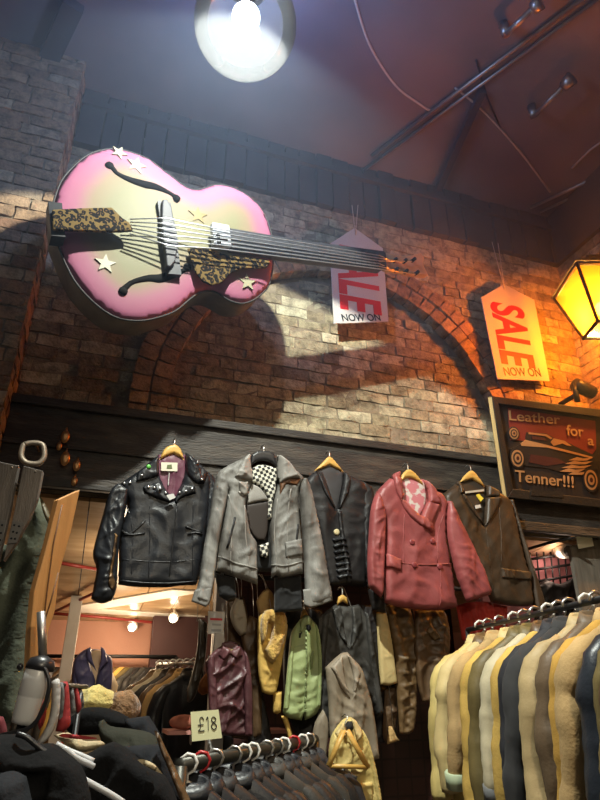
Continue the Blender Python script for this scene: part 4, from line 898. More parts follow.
simple_garment('suede_jacket', 'beige suede jacket hanging high between plum jacket and golden coat', 'jacket', [(230, 612), (236, 598), (243, 600), (247, 620), (246, 634), (240, 636), (233, 626)], .10, M_taupe2, 105, TIER)
simple_garment('suede_jacket', 'small tan suede jacket peeping out under the grey jacket hem', 'jacket', [(256, 602), (262, 592), (268, 588), (274, 596), (276, 614), (268, 622), (260, 616)], .10, M_tan, 106, TIER)
simple_garment('leather_coat', 'dark brown coat hanging between the plum jacket and the golden coat', 'coat', [(240, 632), (250, 615), (260, 620), (262, 680), (262, 735), (252, 740), (249, 690)], .06, M_brn2, 107, TIER)
simple_garment('leather_coat', 'black leather coat end hanging below the plum jacket and golden coat', 'coat', [(246, 690), (262, 690), (272, 740), (268, 764), (252, 764), (248, 740)], .05, M_blkm, 126, TIER)
t, f, b = simple_garment('leather_coat', 'charcoal leather coat hanging under the ruffle-front black jacket', 'coat',
   [(70, 135), (105, 105), (140, 86), (175, 95), (212, 88), (246, 138), (262, 210), (272, 290), (290, 390), (300, 484), (276, 490), (250, 420), (230, 500), (110, 520), (62, 530), (66, 420), (62, 300)], .16, M_dgrey, 108, TIER, c7b, fold=.012,
   extras=[('left_sleeve*', [(74, 132), (104, 106), (98, 200), (88, 300), (80, 410), (60, 410), (62, 300)], M_dgrey, dict(T=.025, w=.025)), ('right_sleeve*', [(232, 112), (248, 142), (270, 280), (300, 484), (276, 490), (252, 350), (238, 220)], M_dgrey, dict(T=.025, w=.025)), ('left_lapel', [(110, 110), (140, 90), (150, 150), (165, 250), (130, 190)], M_dgrey), ('right_lapel', [(180, 95), (212, 100), (220, 160), (170, 260), (182, 160)], M_dgrey)])
hanger('wooden_hanger', 'orange wooden hanger holding the charcoal leather coat', f, c7b([(134, 92), (138, 62), (154, 52), (170, 62), (174, 90), (154, 78)]), .02, M_hangwood, c7b([(154, 58)])[0])
t, f, b = simple_garment('leather_coat', 'long taupe grey coat hanging behind the butter yellow coat', 'coat',
   [(92, 318), (120, 290), (150, 266), (172, 262), (192, 285), (225, 322), (242, 380), (260, 440), (274, 520), (284, 600), (288, 650), (240, 655), (120, 650), (108, 560), (102, 440)], .30, M_taupe, 109, TIER, c7b, fold=.010,
   extras=[('left_lapel', [(105, 318), (148, 272), (152, 330), (180, 436), (140, 390)], M_taupe2), ('right_lapel', [(160, 268), (192, 290), (212, 340), (184, 436), (186, 340)], M_taupe2), ('left_sleeve*', [(62, 520), (92, 470), (112, 520), (108, 600), (100, 690), (70, 680), (44, 664), (52, 580)], M_taupe, dict(base=.03))])
t, f, b = simple_garment('leather_coat', 'butter yellow coat with a bare wooden hanger hooked in front', 'coat',
   [(118, 556), (150, 512), (175, 498), (198, 506), (225, 545), (244, 580), (262, 640), (280, 720), (296, 830), (210, 840), (128, 830), (112, 740), (104, 660), (106, 600)], .42, M_butter, 110, TIER, c7b, fold=.008,
   extras=[('left_sleeve*', [(122, 552), (106, 600), (104, 660), (112, 745), (128, 742), (130, 640), (138, 580)], M_butter, dict(T=.022, w=.022)), ('right_sleeve*', [(222, 540), (244, 580), (262, 640), (280, 720), (294, 805), (270, 805), (254, 700), (236, 620)], M_butter, dict(T=.022, w=.022)), ('left_collar', [(122, 556), (152, 512), (160, 560), (136, 590)], M_cream_l), ('right_collar', [(178, 500), (200, 510), (222, 560), (196, 590), (186, 545)], M_cream_l), ('neck_shadow_lining', [(152, 530), (165, 512), (182, 512), (184, 540), (166, 560)], mat('black lining', (.01, .01, .01), .8)), ('pocket', [(196, 738), (256, 728), (258, 800), (200, 810)], M_butter),  # black patch paints the shadow inside the neck
           ('blue_grey_ticket', [(138, 690), (150, 676), (196, 708), (192, 722)], M_steelgrey, dict(sub=2))])
hf = f; P = c7b([(165, 548), (104, 676), (246, 680)]); Q = [hf.px(*p, .09) for p in P]
ht = thing('wooden_hanger', 'bare triangular wooden hanger hooked on the butter yellow coat', 'hanger', hf)
mb = MB(); mb.tube([(Q[1][0], -.09, Q[1][1]), (Q[0][0] - .01, -.09, Q[0][1]), (Q[0][0] + .01, -.09, Q[0][1]), (Q[2][0], -.09, Q[2][1])], .012, 8); mb.build('shoulder_bar', M_hangwood, ht)
mb = MB(); mb.tube([(Q[1][0], -.09, Q[1][1]), (Q[2][0], -.09, Q[2][1])], .009, 8); mb.build('trouser_bar', M_hangwood, ht)
mb = MB(); mb.tube([(Q[0][0], -.09, Q[0][1]), (Q[0][0], -.09, Q[0][1] + .03), (Q[0][0] + .015, -.085, Q[0][1] + .05), (Q[0][0] + .01, -.07, Q[0][1] + .065), (Q[0][0], -.055, Q[0][1] + .05)], .003, 6); mb.build('hook', M_hook, ht)
simple_garment('leather_coat', 'cream sleeve of a pale coat beside the charcoal coat', 'coat', [(276, 120), (296, 112), (314, 122), (332, 220), (344, 310), (352, 376), (320, 384), (290, 380), (284, 270)], .12, M_cream_l, 111, TIER, c7b, fold=.005)
simple_garment('leather_coat', 'black coat hanging beside the cream sleeve, under the pink jacket cuff', 'coat', [(225, 90), (262, 92), (278, 140), (286, 280), (292, 420), (298, 486), (276, 488), (262, 360), (240, 240)], .10, M_blkm, 112, TIER, c7b)
simple_garment('leather_coat', 'tan brown leather coat with long vertical folds below the pink jacket', 'coat', [(308, 92), (350, 84), (396, 90), (418, 180), (424, 300), (418, 520), (392, 562), (362, 560), (352, 420), (342, 280), (326, 190)], .12, M_brn3, 113, TIER, c7b, fold=.02, freq=70)
simple_garment('leather_coat', 'dark chocolate leather jacket bunched under the pink jacket hem', 'jacket', [(418, 112), (450, 108), (520, 108), (544, 180), (540, 300), (520, 420), (480, 440), (446, 444), (428, 380), (414, 250)], .14, M_brn2, 114, TIER, c7b, fold=.016, freq=60,
   extras=[('cuff', [(450, 190), (470, 150), (500, 215), (480, 222)], M_brn3)])
simple_garment('leather_coat', 'dark brown coat tail hanging low above the maroon tiled pier', 'coat', [(308, 400), (350, 380), (352, 470), (340, 560), (318, 596), (300, 560)], .06, M_brn2, 115, TIER, c7b)
simple_garment('suede_jacket', 'tan suede flap at the bottom of the brown coat tail', 'jacket', [(322, 530), (334, 532), (352, 570), (362, 582), (340, 590), (316, 597)], .10, M_tan, 116, TIER, c7b, T=.02)
simple_garment('red_skirt', 'scarlet pleated garment hanging below the brown blazer', 'skirt', [(456, 606), (470, 602), (490, 602), (506, 606), (508, 640), (480, 644), (462, 640)], .08, M_redc, 117, TIER, fold=.022, freq=110, wr=.15)
simple_garment('orange_scarf', 'small orange checked cloth between the brown coats', 'scarf', [(412, 606), (420, 604), (424, 622), (416, 630)], .08, mat('orange check', (.6, .2, .06), .8, col2=(.75, .4, .2), nscale=30), 118, TIER, T=.015)
simple_garment('leather_coat', 'long glossy black and brown coat hanging to the left of the white post', 'coat', [(350, 50), (380, 60), (405, 80), (398, 200), (385, 320), (345, 480), (318, 540), (286, 560), (280, 490), (300, 420), (326, 320), (346, 180)], .02, leather('oily dark leather', (.02, .014, .009), 3.0, .3), 119, TIER, c4b, fold=.014, freq=80)
simple_garment('suede_jacket', 'rust suede jacket low behind the glossy coat by the white post', 'jacket', [(352, 440), (400, 370), (412, 420), (408, 500), (372, 512), (348, 490)], -.10, suede('rust suede', (.20, .075, .025)), 120, TIER, c4b)
for i, (o_, lb) in enumerate([([(226, 600), (244, 596), (252, 640), (256, 700), (250, 740), (232, 738), (228, 660)], 'dark brown coat hanging far back between the white post and the golden coat'),
    ([(284, 612), (300, 604), (322, 610), (332, 680), (330, 738), (300, 742), (284, 700)], 'black coat hanging directly behind the pale green shirt'), ([(366, 612), (392, 606), (400, 680), (396, 742), (372, 745), (364, 690)], 'black coat hanging behind the cream sleeve and tan brown coat')]):
    simple_garment('leather_coat', lb, 'coat', o_, .0, (M_brn2, M_blkm, M_blkm)[i], 140 + i, TIER, fold=.014)
# little price cards
def card(label, px, D, m=M_card, name='price_card', lines=()):
    f = W.at(sum(p[0] for p in px) / 4, sum(p[1] for p in px) / 4, D); t = thing(name, label, 'card', f)
    mb = MB(); mb.plate(f.pxs(px), -.003, .001); mb.build('card', m, t, smooth=False); return t, f
t, f = card('small white price card with red heading on the white post', [(208, 611), (225, 612), (223, 633), (208, 634)], .16)
for q, h, m in (([(210, 618), (222, 618.5)], 2.2, M_redink), ([(212, 623.5), (221, 624)], 2, mat('grey ink', (.3, .3, .3), .6)), ([(211, 629), (221, 629.3)], 2.5, mat('grey ink', (.3, .3, .3), .6))):
    (x0, y0), (x1, y1) = q; mb = MB(); mb.plate(f.pxs([(x0, y0), (x1, y1), (x1, y1 + h), (x0, y0 + h)]), -.004, -.002); mb.build('print_line', m, t, smooth=False)
M_yelcard = mat('pale yellow card', (0.72, 0.70, 0.42), .6)
PF = Fr(at_zc(206, 726, 2.35), R(12))
t = thing('price_sign', 'pale yellow handwritten 18 pound price card clipped to the black clothes rail', 'sign', PF)
mb = MB(); mb.plate(PF.pxs([(190.5, 712), (218.5, 709.5), (222, 738), (192, 741.5)]), -.003, .001); mb.build('card', M_yelcard, t, smooth=False)
def stroke(pts, r=.0022): mb = MB(); mb.tube([(a, -.0045, b) for a, b in smooth_poly(PF.pxs(pts), 4, False)], r, 6); mb.build('ink_stroke', M_ink, t)
stroke([(203.6, 719.5), (201.8, 717), (199.8, 719), (200.3, 724), (200.2, 728.5), (198.4, 731), (204.4, 730.4)], .0017); stroke([(197.8, 725), (203.4, 724.4)], .0016); stroke([(206.2, 719.5), (207.8, 717), (208.2, 730)], .0017)
stroke([(213.6, 722.5), (211.2, 719.6), (213.5, 716.6), (215.8, 719.4), (213.6, 722.5), (211.2, 726), (213.9, 729.4), (216.6, 726), (213.6, 722.5)], .0017)

# ------------------------------------------------------------------ coats on rails
def loft(rings, cap=True):
    """rings: list of lists of points"""
    mb = MB(); n = len(rings[0]); v = [p for r in rings for p in r]; f = []
    for i in range(len(rings) - 1):
        for j in range(n): q = i * n; f.append((q + j, q + n + j, q + n + (j + 1) % n, q + (j + 1) % n))
    if cap: f.append(tuple(range(n))); f.append(tuple(reversed(range((len(rings) - 1) * n, len(rings) * n))))
    return mb.add(v, f)
def coat_meshes(seed, w=.215, L=.68, th=.034, sl=.56, flare=.03):
    """mesh data of one coat: shoulders along local X, hanging from z=0 (rail top) with the neck at z=-.10"""
    g = random.Random(seed); n = 36; ph = [g.uniform(0, 6.28) for _ in range(8)]
    prof = [(-.082, .05, .018), (-.098, .072, .028), (-.125, .11, .034), (-.152, .15, .037), (-.180, w * .87, .037), (-.212, w * .97, .036), (-.27, w * .95, .036)]
    k = 16
    for i in range(1, k + 1):
        t = i / k; prof.append((-.27 - (L - .17) * t, w * (.93 - .10 * math.sin(math.pi * min(1, t * 1.1))) + flare * t * t, th + .012 * t))
    rings = []
    for zi, (z, hw, hd) in enumerate(prof):
        r = []; s = min(1, max(0, (-z - .15) / .25))
        for j in range(n):
            a = 2 * math.pi * j / n; ca, sa = math.cos(a), math.sin(a)
            x = hw * math.copysign(abs(ca) ** .8, ca); y = hd * math.copysign(abs(sa) ** .8, sa)
            y += s * .012 * (math.sin(5 * a + ph[0] + 2 * z) + .7 * math.sin(8 * a + ph[1] - 5 * z)) + .008 * s * math.sin(14 * z + ph[2] + 2 * ca)
            q_ = Vector((x * 9 + seed, y * 9, z * 5)); d_ = s * (.012 * noise.noise(q_) + .010 * (abs(noise.noise(q_ * 2.3 + Vector((5, 0, 0)))) - .2))
            r.append((x + d_ * ca, y + d_ * sa, z + .006 * math.sin(3 * a + ph[3]) * s))
        rings.append(r)
    body = loft(rings)
    sleeves = []; ends = []
    for sx in (-1, 1):
        bend = g.uniform(-.02, .045); pts = [(sx * w * .55, 0, -.150), (sx * w * .80, 0, -.182), (sx * w * .96, 0, -.218), (sx * w * 1.03, .004, -.262)]; rr = [.022, .034, .042, .046]
        for i in range(1, 12):
            t = i / 11; pts.append((sx * (w * 1.03 + .030 * math.sin(t * 2.0) + .008 * t + .004 * math.sin(9 * t + ph[4])), .004 + bend * t * t + .006 * math.sin(8 * t + ph[5]), -.262 - (sl - .10) * t)); rr.append((.047 - .009 * t) * (1 + .06 * math.sin(11 * t + ph[6]) + .04 * math.sin(23 * t + ph[7])))
        q = MB(); q.tube(smooth_poly(pts, 2, False), [rr[min(i_ // 2, len(rr) - 1)] for i_ in range(2 * len(pts) - 1)], 14)
        q.v = [tuple(Vector(p_) + (Vector((p_[0] * .05, p_[1], 0)).normalized() * (.009 * noise.noise(Vector((p_[0] * 26 + seed, p_[1] * 26, p_[2] * 4))) + .006 * (abs(noise.noise(Vector((p_[0] * 20, p_[1] * 20 + seed, p_[2] * 16)))) - .2)) if p_[2] < -.2 else Vector((0, 0, 0)))) for p_ in q.v]; sleeves.append(q); ends.append((pts[-2], pts[-1], rr[-1]))
    rings = []
    for z, hw, hd in ((-.118, .088, .046), (-.098, .078, .042), (-.074, .064, .036), (-.080, .054, .028), (-.100, .050, .022)):
        rings.append([(hw * math.cos(2 * math.pi * j / 20), hd * math.sin(2 * math.pi * j / 20), z + .014 * math.sin(2 * math.pi * j / 20)) for j in range(20)])
    collar = loft(rings)
    cuffs = []
    for p0, p1, r_ in ends:
        p0, p1 = Vector(p0), Vector(p1); q = MB(); e = (p0 - p1).normalized(); q.tube([p1 + e * .05, p1 + e * .048, p1 - e * .004, p1 - e * .006], [r_ * 1.02, r_ * 1.14, r_ * 1.12, r_ * .9], 12); cuffs.append(q)
    return body, sleeves, collar, cuffs
def rail_coat(name, label, cat, fr, m, seed, group, mcollar=None, mcuff=None, w=.215, L=.68, sl=.56, simple=False):
    b, s, c, cf = coat_meshes(seed, w, L, sl=sl); t = thing(name, label, cat, fr, group)
    b.build('body', m, t)
    for q in s: q.build('sleeve', m, t)
    c.build('collar', mcollar or m, t)
    if mcuff is not None:
        for q in cf: q.build('cuff', mcuff, t)
    return t
def rail_hanger(label, fr, m, group, name='hanger', hm=None):
    t = thing(name, label, 'hanger', fr, group)
    mb = MB(); mb.tube([(.0, 0, -.055), (.0, 0, -.026), (.018, 0, -.016), (.026, 0, .004), (.016, 0, .022), (-.004, 0, .026), (-.022, 0, .014), (-.025, 0, -.002)], [.004, .0045, .005, .0055, .0055, .0055, .005, .0045], 6); mb.build('hook', hm or M_hook, t)
    mb = MB(); mb.tube([(-.12, 0, -.112), (-.06, 0, -.082), (0, 0, -.05), (.06, 0, -.082), (.12, 0, -.112)], [.006, .009, .012, .009, .006], 8); mb.build('bar', m, t)
def rail(label, A, B, r=.016, floor=True, m=M_metal, posts=(0.0, 1.0)):
    d = B - A; f = Fr(A, math.atan2(d.y, d.x)); t = thing('clothes_rail', label, 'rail', Fr((A.x, A.y, 0), f.yaw)); L = math.hypot(d.x, d.y)
    mb = MB(); mb.tube([(0, 0, A.z), (L, 0, B.z)], r, 12); mb.build('bar', m, t)
    for u in posts:
        mb = MB(); mb.tube([(L * u, 0, 0.02), (L * u, 0, A.z)], r * 1.05, 10); mb.build('upright', m, t)
        mb = MB(); mb.tube([(L * u, -.28, .02), (L * u, .28, .02)], r, 10); mb.build('foot', m, t)
    return f
# right-hand rail
A, B = Vector((.985, 1.52, 1.85)), Vector((.79, 3.02, 1.85)); f = rail('steel clothes rail full of suede and leather jackets at the right', A, B, .011, m=M_dkmetal)
RG, RH = 'jackets on the right-hand rail', 'hangers on the right-hand rail'
M_oliv = leather('olive leather', (0.10, 0.074, 0.026), 1.6, .5); M_dol = leather('dark olive leather', (0.065, 0.052, 0.024), 1.6, .5); M_pgrey = leather('pale stone leather', (0.42, 0.37, 0.25), 1.3, .55)
M_yel = suede('golden suede', (0.48, 0.31, 0.08)); M_dnavy = leather('dark navy cloth', (0.012, 0.012, 0.016), 1.6, .7); M_char = mat('charcoal wool', (0.026, 0.026, 0.028), .9, col2=(.038, .038, .04), nscale=20)
M_beige = leather('beige leather', (0.35, 0.26, 0.13), 1.3, .55); M_dtaupe = leather('dark taupe leather', (0.09, 0.06, 0.034), 1.5, .5); M_ochre = suede('ochre suede', (0.40, 0.23, 0.05)); M_sand = suede('sand suede', (0.37, 0.25, 0.115))
M_mint = mat('mint cuff', (0.38, 0.45, 0.30), .7); M_bblk = leather('blue black leather', (0.010, 0.013, 0.019), 1.8, .35)
row = [('cream yellow leather jacket at the far end of the right-hand rail', M_butter, M_cream_l, None), ('cream leather jacket, second from the far end of the right-hand rail', M_cream_l, M_brn3, None),
       ('sand suede jacket with mint cuffs on the right-hand rail', M_sand, None, M_mint), ('golden suede jacket just before the mint-cuffed one on the rail', M_yel, M_cream_l, None), ('olive leather jacket near the far half of the right-hand rail', M_oliv, None, None),
       ('dark olive leather jacket beside the pale stone one on the right-hand rail', M_dol, None, None), ('pale stone leather jacket in the middle of the right-hand rail', M_pgrey, M_oliv, M_steelgrey), ('golden suede jacket with brown collar in the middle of the right-hand rail', M_yel, M_brn2, None),
       ('dark navy cloth jacket behind the charcoal wool one on the right-hand rail', M_dnavy, None, None), ('charcoal wool jacket with white cuffs on the right-hand rail', M_char, None, M_card), ('black leather jacket behind the beige one on the right-hand rail', M_blkm, None, None),
       ('beige leather jacket on the near half of the right-hand rail', M_beige, None, None), ('dark taupe leather jacket behind the ochre one on the right-hand rail', M_dtaupe, None, None), ('ochre suede jacket on the near half of the right-hand rail', M_ochre, M_sand, None),
       ('sand suede jacket near the front of the right-hand rail', M_sand, None, None), ('olive leather jacket near the front of the right-hand rail', M_oliv, M_sand, None), ('blue black leather jacket at the front of the right-hand rail', M_bblk, None, None),
       ('dark brown jacket cut off by the right edge on the rail', M_brn2, None, None)]
edges = [436.5, 443.5, 454, 467, 476, 486.5, 498, 508, 518, 534, 543, 560, 574, 590, 604, 618]
row = row[:4] + row[4:5] + row[6:8] + row[8:10] + row[11:15] + row[16:17] + row[15:16] + row[17:]
d = (B - A); rn = random.Random(5); hm = [M_hangwht, M_hangwht, M_hangblk, M_hook]
def px_of(p):
    q = p - CAM; return 300 + 600 * q.x / (q.y * CP + q.z * SP)
for i, ((lb, m, mc, mf), e) in enumerate(zip(row, edges)):
    lo, hi = -.3, 1.3
    for _ in range(40):
        u = (lo + hi) / 2; p = A + d * u
        if px_of(p + Vector((-.235, -.02, -.35))) > e: lo = u
        else: hi = u
    p = A + d * u; fr = Fr(p, math.atan2(d.y, d.x) - R(90) + R(rn.uniform(-5, 5) + 4))
    rail_coat('rail_jacket', lb, 'jacket', fr.loc(0, 0, .034), m, 300 + i, RG, mc, mf, w=.20 + rn.uniform(-.008, .01), L=.57 + rn.uniform(-.05, .09), sl=.47 + rn.uniform(-.03, .05))
    rail_hanger('hanger of the ' + lb.split(' on the')[0].split(' near')[0].split(' at the')[0].split(' just')[0].split(' in the')[0].split(' cut')[0], fr, hm[i % 4], RH, hm=M_hook if i % 3 else M_hangwht)
# ------------------------------------------------------------------ lower black rail in the middle
A, B = Vector((-.345, 2.02, 1.40)), Vector((.065, 3.02, 1.40)); f = rail('dark steel clothes rail with black jackets in the middle, below the plum jacket', A, B, .02, m=mat('black pipe', (.05, .048, .04), .4, .6))
G2, H2 = 'jackets on the middle rail', 'hangers on the middle rail'
d = B - A; rn = random.Random(9); cols = [M_blk, M_blk, M_blkm, M_blk, M_blkm, M_blk, M_dgrey, M_blkm, M_blk, M_dgrey, M_blkm, M_dnavy]
M_redpl = mat('red hanger plastic', (.42, .02, .025), .35)
words = ['nearest', 'second', 'third', 'fourth', 'fifth', 'sixth', 'seventh', 'eighth', 'ninth', 'tenth', 'eleventh', 'twelfth']
for i, m in enumerate(cols):
    u = .04 + i * .082 + rn.uniform(-.02, .02); p = A + d * u; fr = Fr(p, math.atan2(d.y, d.x) - R(62) + R(rn.uniform(-8, 8)))
    wd = words[i]; nm = {id(M_blk): 'glossy black leather', id(M_dgrey): 'charcoal leather', id(M_blkm): 'matt black leather', id(M_brn2): 'chocolate brown', id(M_char): 'charcoal wool', id(M_dnavy): 'dark navy'}[id(m)]
    place_w = 'nearest jacket' if i == 0 else (wd + ' jacket from the front')
    rail_coat('rail_jacket', f'{nm} jacket, {place_w} on the middle rail', 'jacket', fr.loc(0, 0, .036), m, 500 + i, G2, w=.19, L=.6, sl=.52)
    hc = (M_hangwht, M_redpl, M_hangblk, M_hangblk, M_hangwht, M_hangwht, M_hangblk, M_hangblk, M_hangwht, M_redpl, M_hangwht, M_hangblk)[i]
    rail_hanger(f'hanger of the {place_w} on the middle rail', fr, hc, H2, hm=hc if hc is not M_hangblk else M_hook)
# pink shelves behind the rail
M_shelf = mat('pink shelf paint', (0.62, 0.30, 0.26), .5)
def shelf(label, px0, px1, D, dep=.22, th=.018):
    f = W.at(*px0, D); b = f.px(*px1); a0 = 0; mb = MB(); mb.box(0, b[0] if False else (W.px(*px1, D)[0] - W.px(*px0, D)[0]), 0, dep, -th, 0); return tag(mb.build('shelf', M_shelf, None, f, smooth=False), label, 'shelf'), f
shelf('pink painted shelf edge to the left of the yellow price sign', (168, 731), (193, 731), -.25)
shelf('pink painted shelf edge below the golden coat belt', (268, 730), (290, 729), -.25)
fr = W.at(184, 722, -.3); mb = MB(); mb.ball((0, 0, .0), .07, 14, 8, (1.1, .8, .5)); o = mb.build('folded_scarf', mat('coral knit', (.55, .20, .13), .9, col2=(.4, .13, .09), nscale=30), None, fr); tag(o, 'coral knitted scarf folded on the left pink shelf', 'scarf')

# ------------------------------------------------------------------ back room
def wl(s, y, z, yaw=0.0): return Fr(W.M @ Vector((s, y, z)), YAW + yaw)
# ceiling frame of red tube and the white tracks
M_redtube = mat('red tube', (.30, .035, .03), .4)
def sloped(px, drop=.04):
    """point on the sloping back-room ceiling seen at a pixel"""
    r = ray(*px); n = W.m3 @ Vector((0, (zc0 - zc1) / (BY - .1), 1)).normalized(); o = W.M @ Vector((0, .1, zc0 - drop)); return CAM + r * ((o - CAM).dot(n) / r.dot(n))
P = [sloped(q) for q in ((54, 612), (88, 596))] + [sloped(q) for q in ((60, 563), (92, 569))]
def rod(name, label, cat, pts, r, m, drop=.04):
    P = [sloped(q, drop) for q in pts]; f = Fr(P[0]); mb = MB(); mb.tube([p - P[0] for p in P], r, 8); return tag(mb.build(name, m, None, f), label, cat)
rod('ceiling_rod', 'red rod slanting across the back room ceiling to the black jacket cuff', 'rod', [(54, 612), (90, 595), (110, 586)], .012, M_redtube)
rod('ceiling_rod', 'red rod higher up on the back room ceiling by the pale plank', 'rod', [(50, 561), (100, 570)], .012, M_redtube)
rod('ceiling_rod', 'long red rod running right along the back room ceiling', 'rod', [(54, 613.5), (100, 617), (150, 622), (205, 628)], .012, M_redtube, .035)
def strip(label, q, drop=.0):
    P = [sloped(p, .012) for p in q]; mb = MB(); o = P[0]; n = Vector((0, 0, .01)); v = [p - o for p in P]; mb.add(v + [p + n for p in v], [(3, 2, 1, 0), (4, 5, 6, 7), (0, 1, 5, 4), (1, 2, 6, 5), (2, 3, 7, 6), (3, 0, 4, 7)]); return tag(mb.build('ceiling_track', M_white, None, Fr(o), smooth=False), label, 'track')
strip('white track on the back room ceiling under the black jacket', [(72, 607), (172, 590), (205, 592), (90, 611)])
strip('narrow white track along the back room ceiling above the red rod', [(72, 608), (205, 617), (205, 620), (72, 612)])
def spot(label, q):
    p = sloped(q, .07); t = thing('track_spotlight', label, 'spotlight', Fr(p), 'back room spotlights'); f = t
    mb = MB(); mb.tube([(0, 0, .068), (0, 0, .02)], .012, 8); mb.build('stem', M_white, t)
    mb = MB(); mb.tube([(0, .05, .03), (0, -.02, 0)], .032, 12, r2=.045); mb.build('head', M_white, t)
    mb = MB(); mb.ball((0, -.035, -.008), .030, 14, 8); mb.build('bulb', emit('spot bulb', (1, .90, .66), 26), t)
    return p
SPOTS = [spot('small lit spotlight on the back room ceiling over the blue jacket', (133, 627)), spot('larger lit spotlight on the back room ceiling below the black jacket', (174, 618))]
# back rail with the jackets behind the mannequin
RA, RB = W.M @ Vector((-2.25, 2.25, 1.86)), W.M @ Vector((-.95, 2.25, 1.86))
q0 = at_zc(72, 656, 4.9); q1 = at_zc(172, 652, 5.0)
A, B = Vector((q0.x, q0.y, 1.84)), Vector((q1.x, q1.y, 1.84)); d = B - A; A, B = A - d * .35, B + d * .05; d = B - A
f = rail('back room clothes rail along the pink wall', A, B, .014, m=M_dkmetal)
G3 = 'jackets on the back room rail'
bc = [M_blkm, M_dgrey, M_dgrey, M_blkm, M_blkm, M_brn2, M_dgrey, M_must, M_brn3, M_cream_l, M_redc, M_beige, M_tan, M_ochre, M_brn3, M_yel, M_oliv, M_dgrey, M_blkm, M_dgrey, M_blkm, M_dgrey, M_blkm, M_dgrey]
for i, m in enumerate(bc):
    u = .02 + i * .0405; p = A + d * u; fr = Fr(p, math.atan2(d.y, d.x) + R(58 + rn.uniform(-6, 6)))
    lab = 'dark jacket on the back room rail to the left of the blue jacket' if i < 8 else ('black jacket in the dark run at the right of the back room rail' if i > 16 else 'jacket in the brown and tan run on the back room rail beside the mannequin')
    b_, s_, c_, _ = coat_meshes(700 + i, .19, .66); t = thing('rail_jacket', lab, 'jacket', fr, G3); b_.build('body', m, t)
    for q in s_: q.build('sleeve', m, t)
# mannequin with the blue jacket
p = at_zc(97, 655, 4.1); MF = Fr((p.x, p.y, 1.80), R(22)); mt = thing('mannequin', 'cream mannequin torso in the back room wearing the blue leather jacket', 'mannequin', Fr((p.x, p.y, 0), R(22)))
M_manq = mat('cream mannequin', (.66, .54, .38), .6)
mb = loft([[(hw * math.cos(2 * math.pi * j / 20), hd * math.sin(2 * math.pi * j / 20) + yo, z) for j in range(20)] for z, hw, hd, yo in ((1.0, .13, .09, 0), (1.15, .15, .10, 0), (1.3, .13, .09, 0), (1.5, .15, .10, -.01), (1.62, .165, .09, 0), (1.70, .12, .07, .01), (1.73, .06, .055, .01), (1.80, .05, .05, 0), (1.83, .045, .045, 0), (1.84, .01, .01, 0))]); mb.build('torso', M_manq, mt)
mb = MB(); mb.tube([(0, 0, 0.02), (0, 0, 1.02)], .02, 10); mb.build('pole', M_dkmetal, mt); mb = MB(); mb.lathe([(.17, 0), (.17, .015), (.03, .03)], None, 24); mb.build('base', M_dkmetal, mt)
c10 = crop(60, 630, 5)
JF = Fr(MF.O, R(22)).loc(0, -.10, 0); jt = thing('leather_jacket', 'blue violet leather jacket worn by the cream mannequin in the back room', 'jacket', JF)
M_bluel = leather('blue violet leather', (.07, .072, .17), 1.8, .38, .25)
Puff('left_front', JF.pxs(c10([(140, 90), (105, 110), (72, 145), (64, 200), (80, 260), (100, 300), (170, 330), (176, 250), (158, 195), (144, 140)])), M_bluel, jt, T=.05, w=.05, fold=folds(801, .008, 50))
Puff('right_front', JF.pxs(c10([(205, 95), (235, 120), (260, 145), (262, 220), (256, 300), (250, 350), (200, 352), (172, 335), (180, 250), (196, 190), (208, 140)])), M_bluel, jt, T=.05, w=.05, fold=folds(802, .008, 50))
Puff('left_lapel', JF.pxs(c10([(150, 85), (128, 100), (132, 150), (158, 180), (180, 210), (160, 150)])), M_bluel, jt, T=.02, w=.02, base=-.05)
Puff('right_lapel', JF.pxs(c10([(200, 85), (222, 105), (235, 160), (205, 195), (184, 215), (200, 150)])), M_bluel, jt, T=.02, w=.02, base=-.05)
Puff('left_sleeve', JF.pxs(c10([(78, 140), (62, 190), (60, 260), (66, 310), (90, 300), (95, 220), (95, 160)])), M_bluel, jt, T=.05, w=.04, base=0.02)
Puff('back', JF.loc(0, .2, 0).pxs(c10([(140, 100), (80, 140), (70, 300), (250, 300), (255, 140), (205, 100)]), -.0), M_bluel, jt, T=.03, w=.05, base=.2)
# small rack in the middle distance, right of the back rail
q0 = at_zc(158, 662, 3.9); q1 = at_zc(196, 662, 3.6); A, B = Vector((q0.x, q0.y, 1.74)), Vector((q1.x, q1.y, 1.74)); d = B - A
rail('short chrome rail of brown coats to the right of the black run', A, B, .012)
for i, (m, lb) in enumerate([(M_brn3, 'brown coat at the left end of the short chrome rail'), (M_pgrey, 'pale stone coat beside the brown one on the short chrome rail'), (M_blkm, 'black coat in the middle of the short chrome rail'), (M_brn2, 'chocolate coat on the short chrome rail'), (M_tan, 'tan suede coat on the short chrome rail'), (M_blk, 'glossy black coat at the right end of the short chrome rail')]):
    p = A + d * (.05 + .18 * i); fr = Fr(p, math.atan2(d.y, d.x) + R(75 + rn.uniform(-8, 8)))
    rail_coat('rail_coat', lb, 'coat', fr.loc(0, 0, .036), m, 850 + i, 'coats on the short chrome rail', w=.19, L=.75)
    rail_hanger('hanger of the ' + lb.split(' at the')[0].split(' beside')[0].split(' in the')[0].split(' on the')[0] + ' on the short rail', fr, M_hangwht, 'hangers on the short rail', hm=M_hangwht)

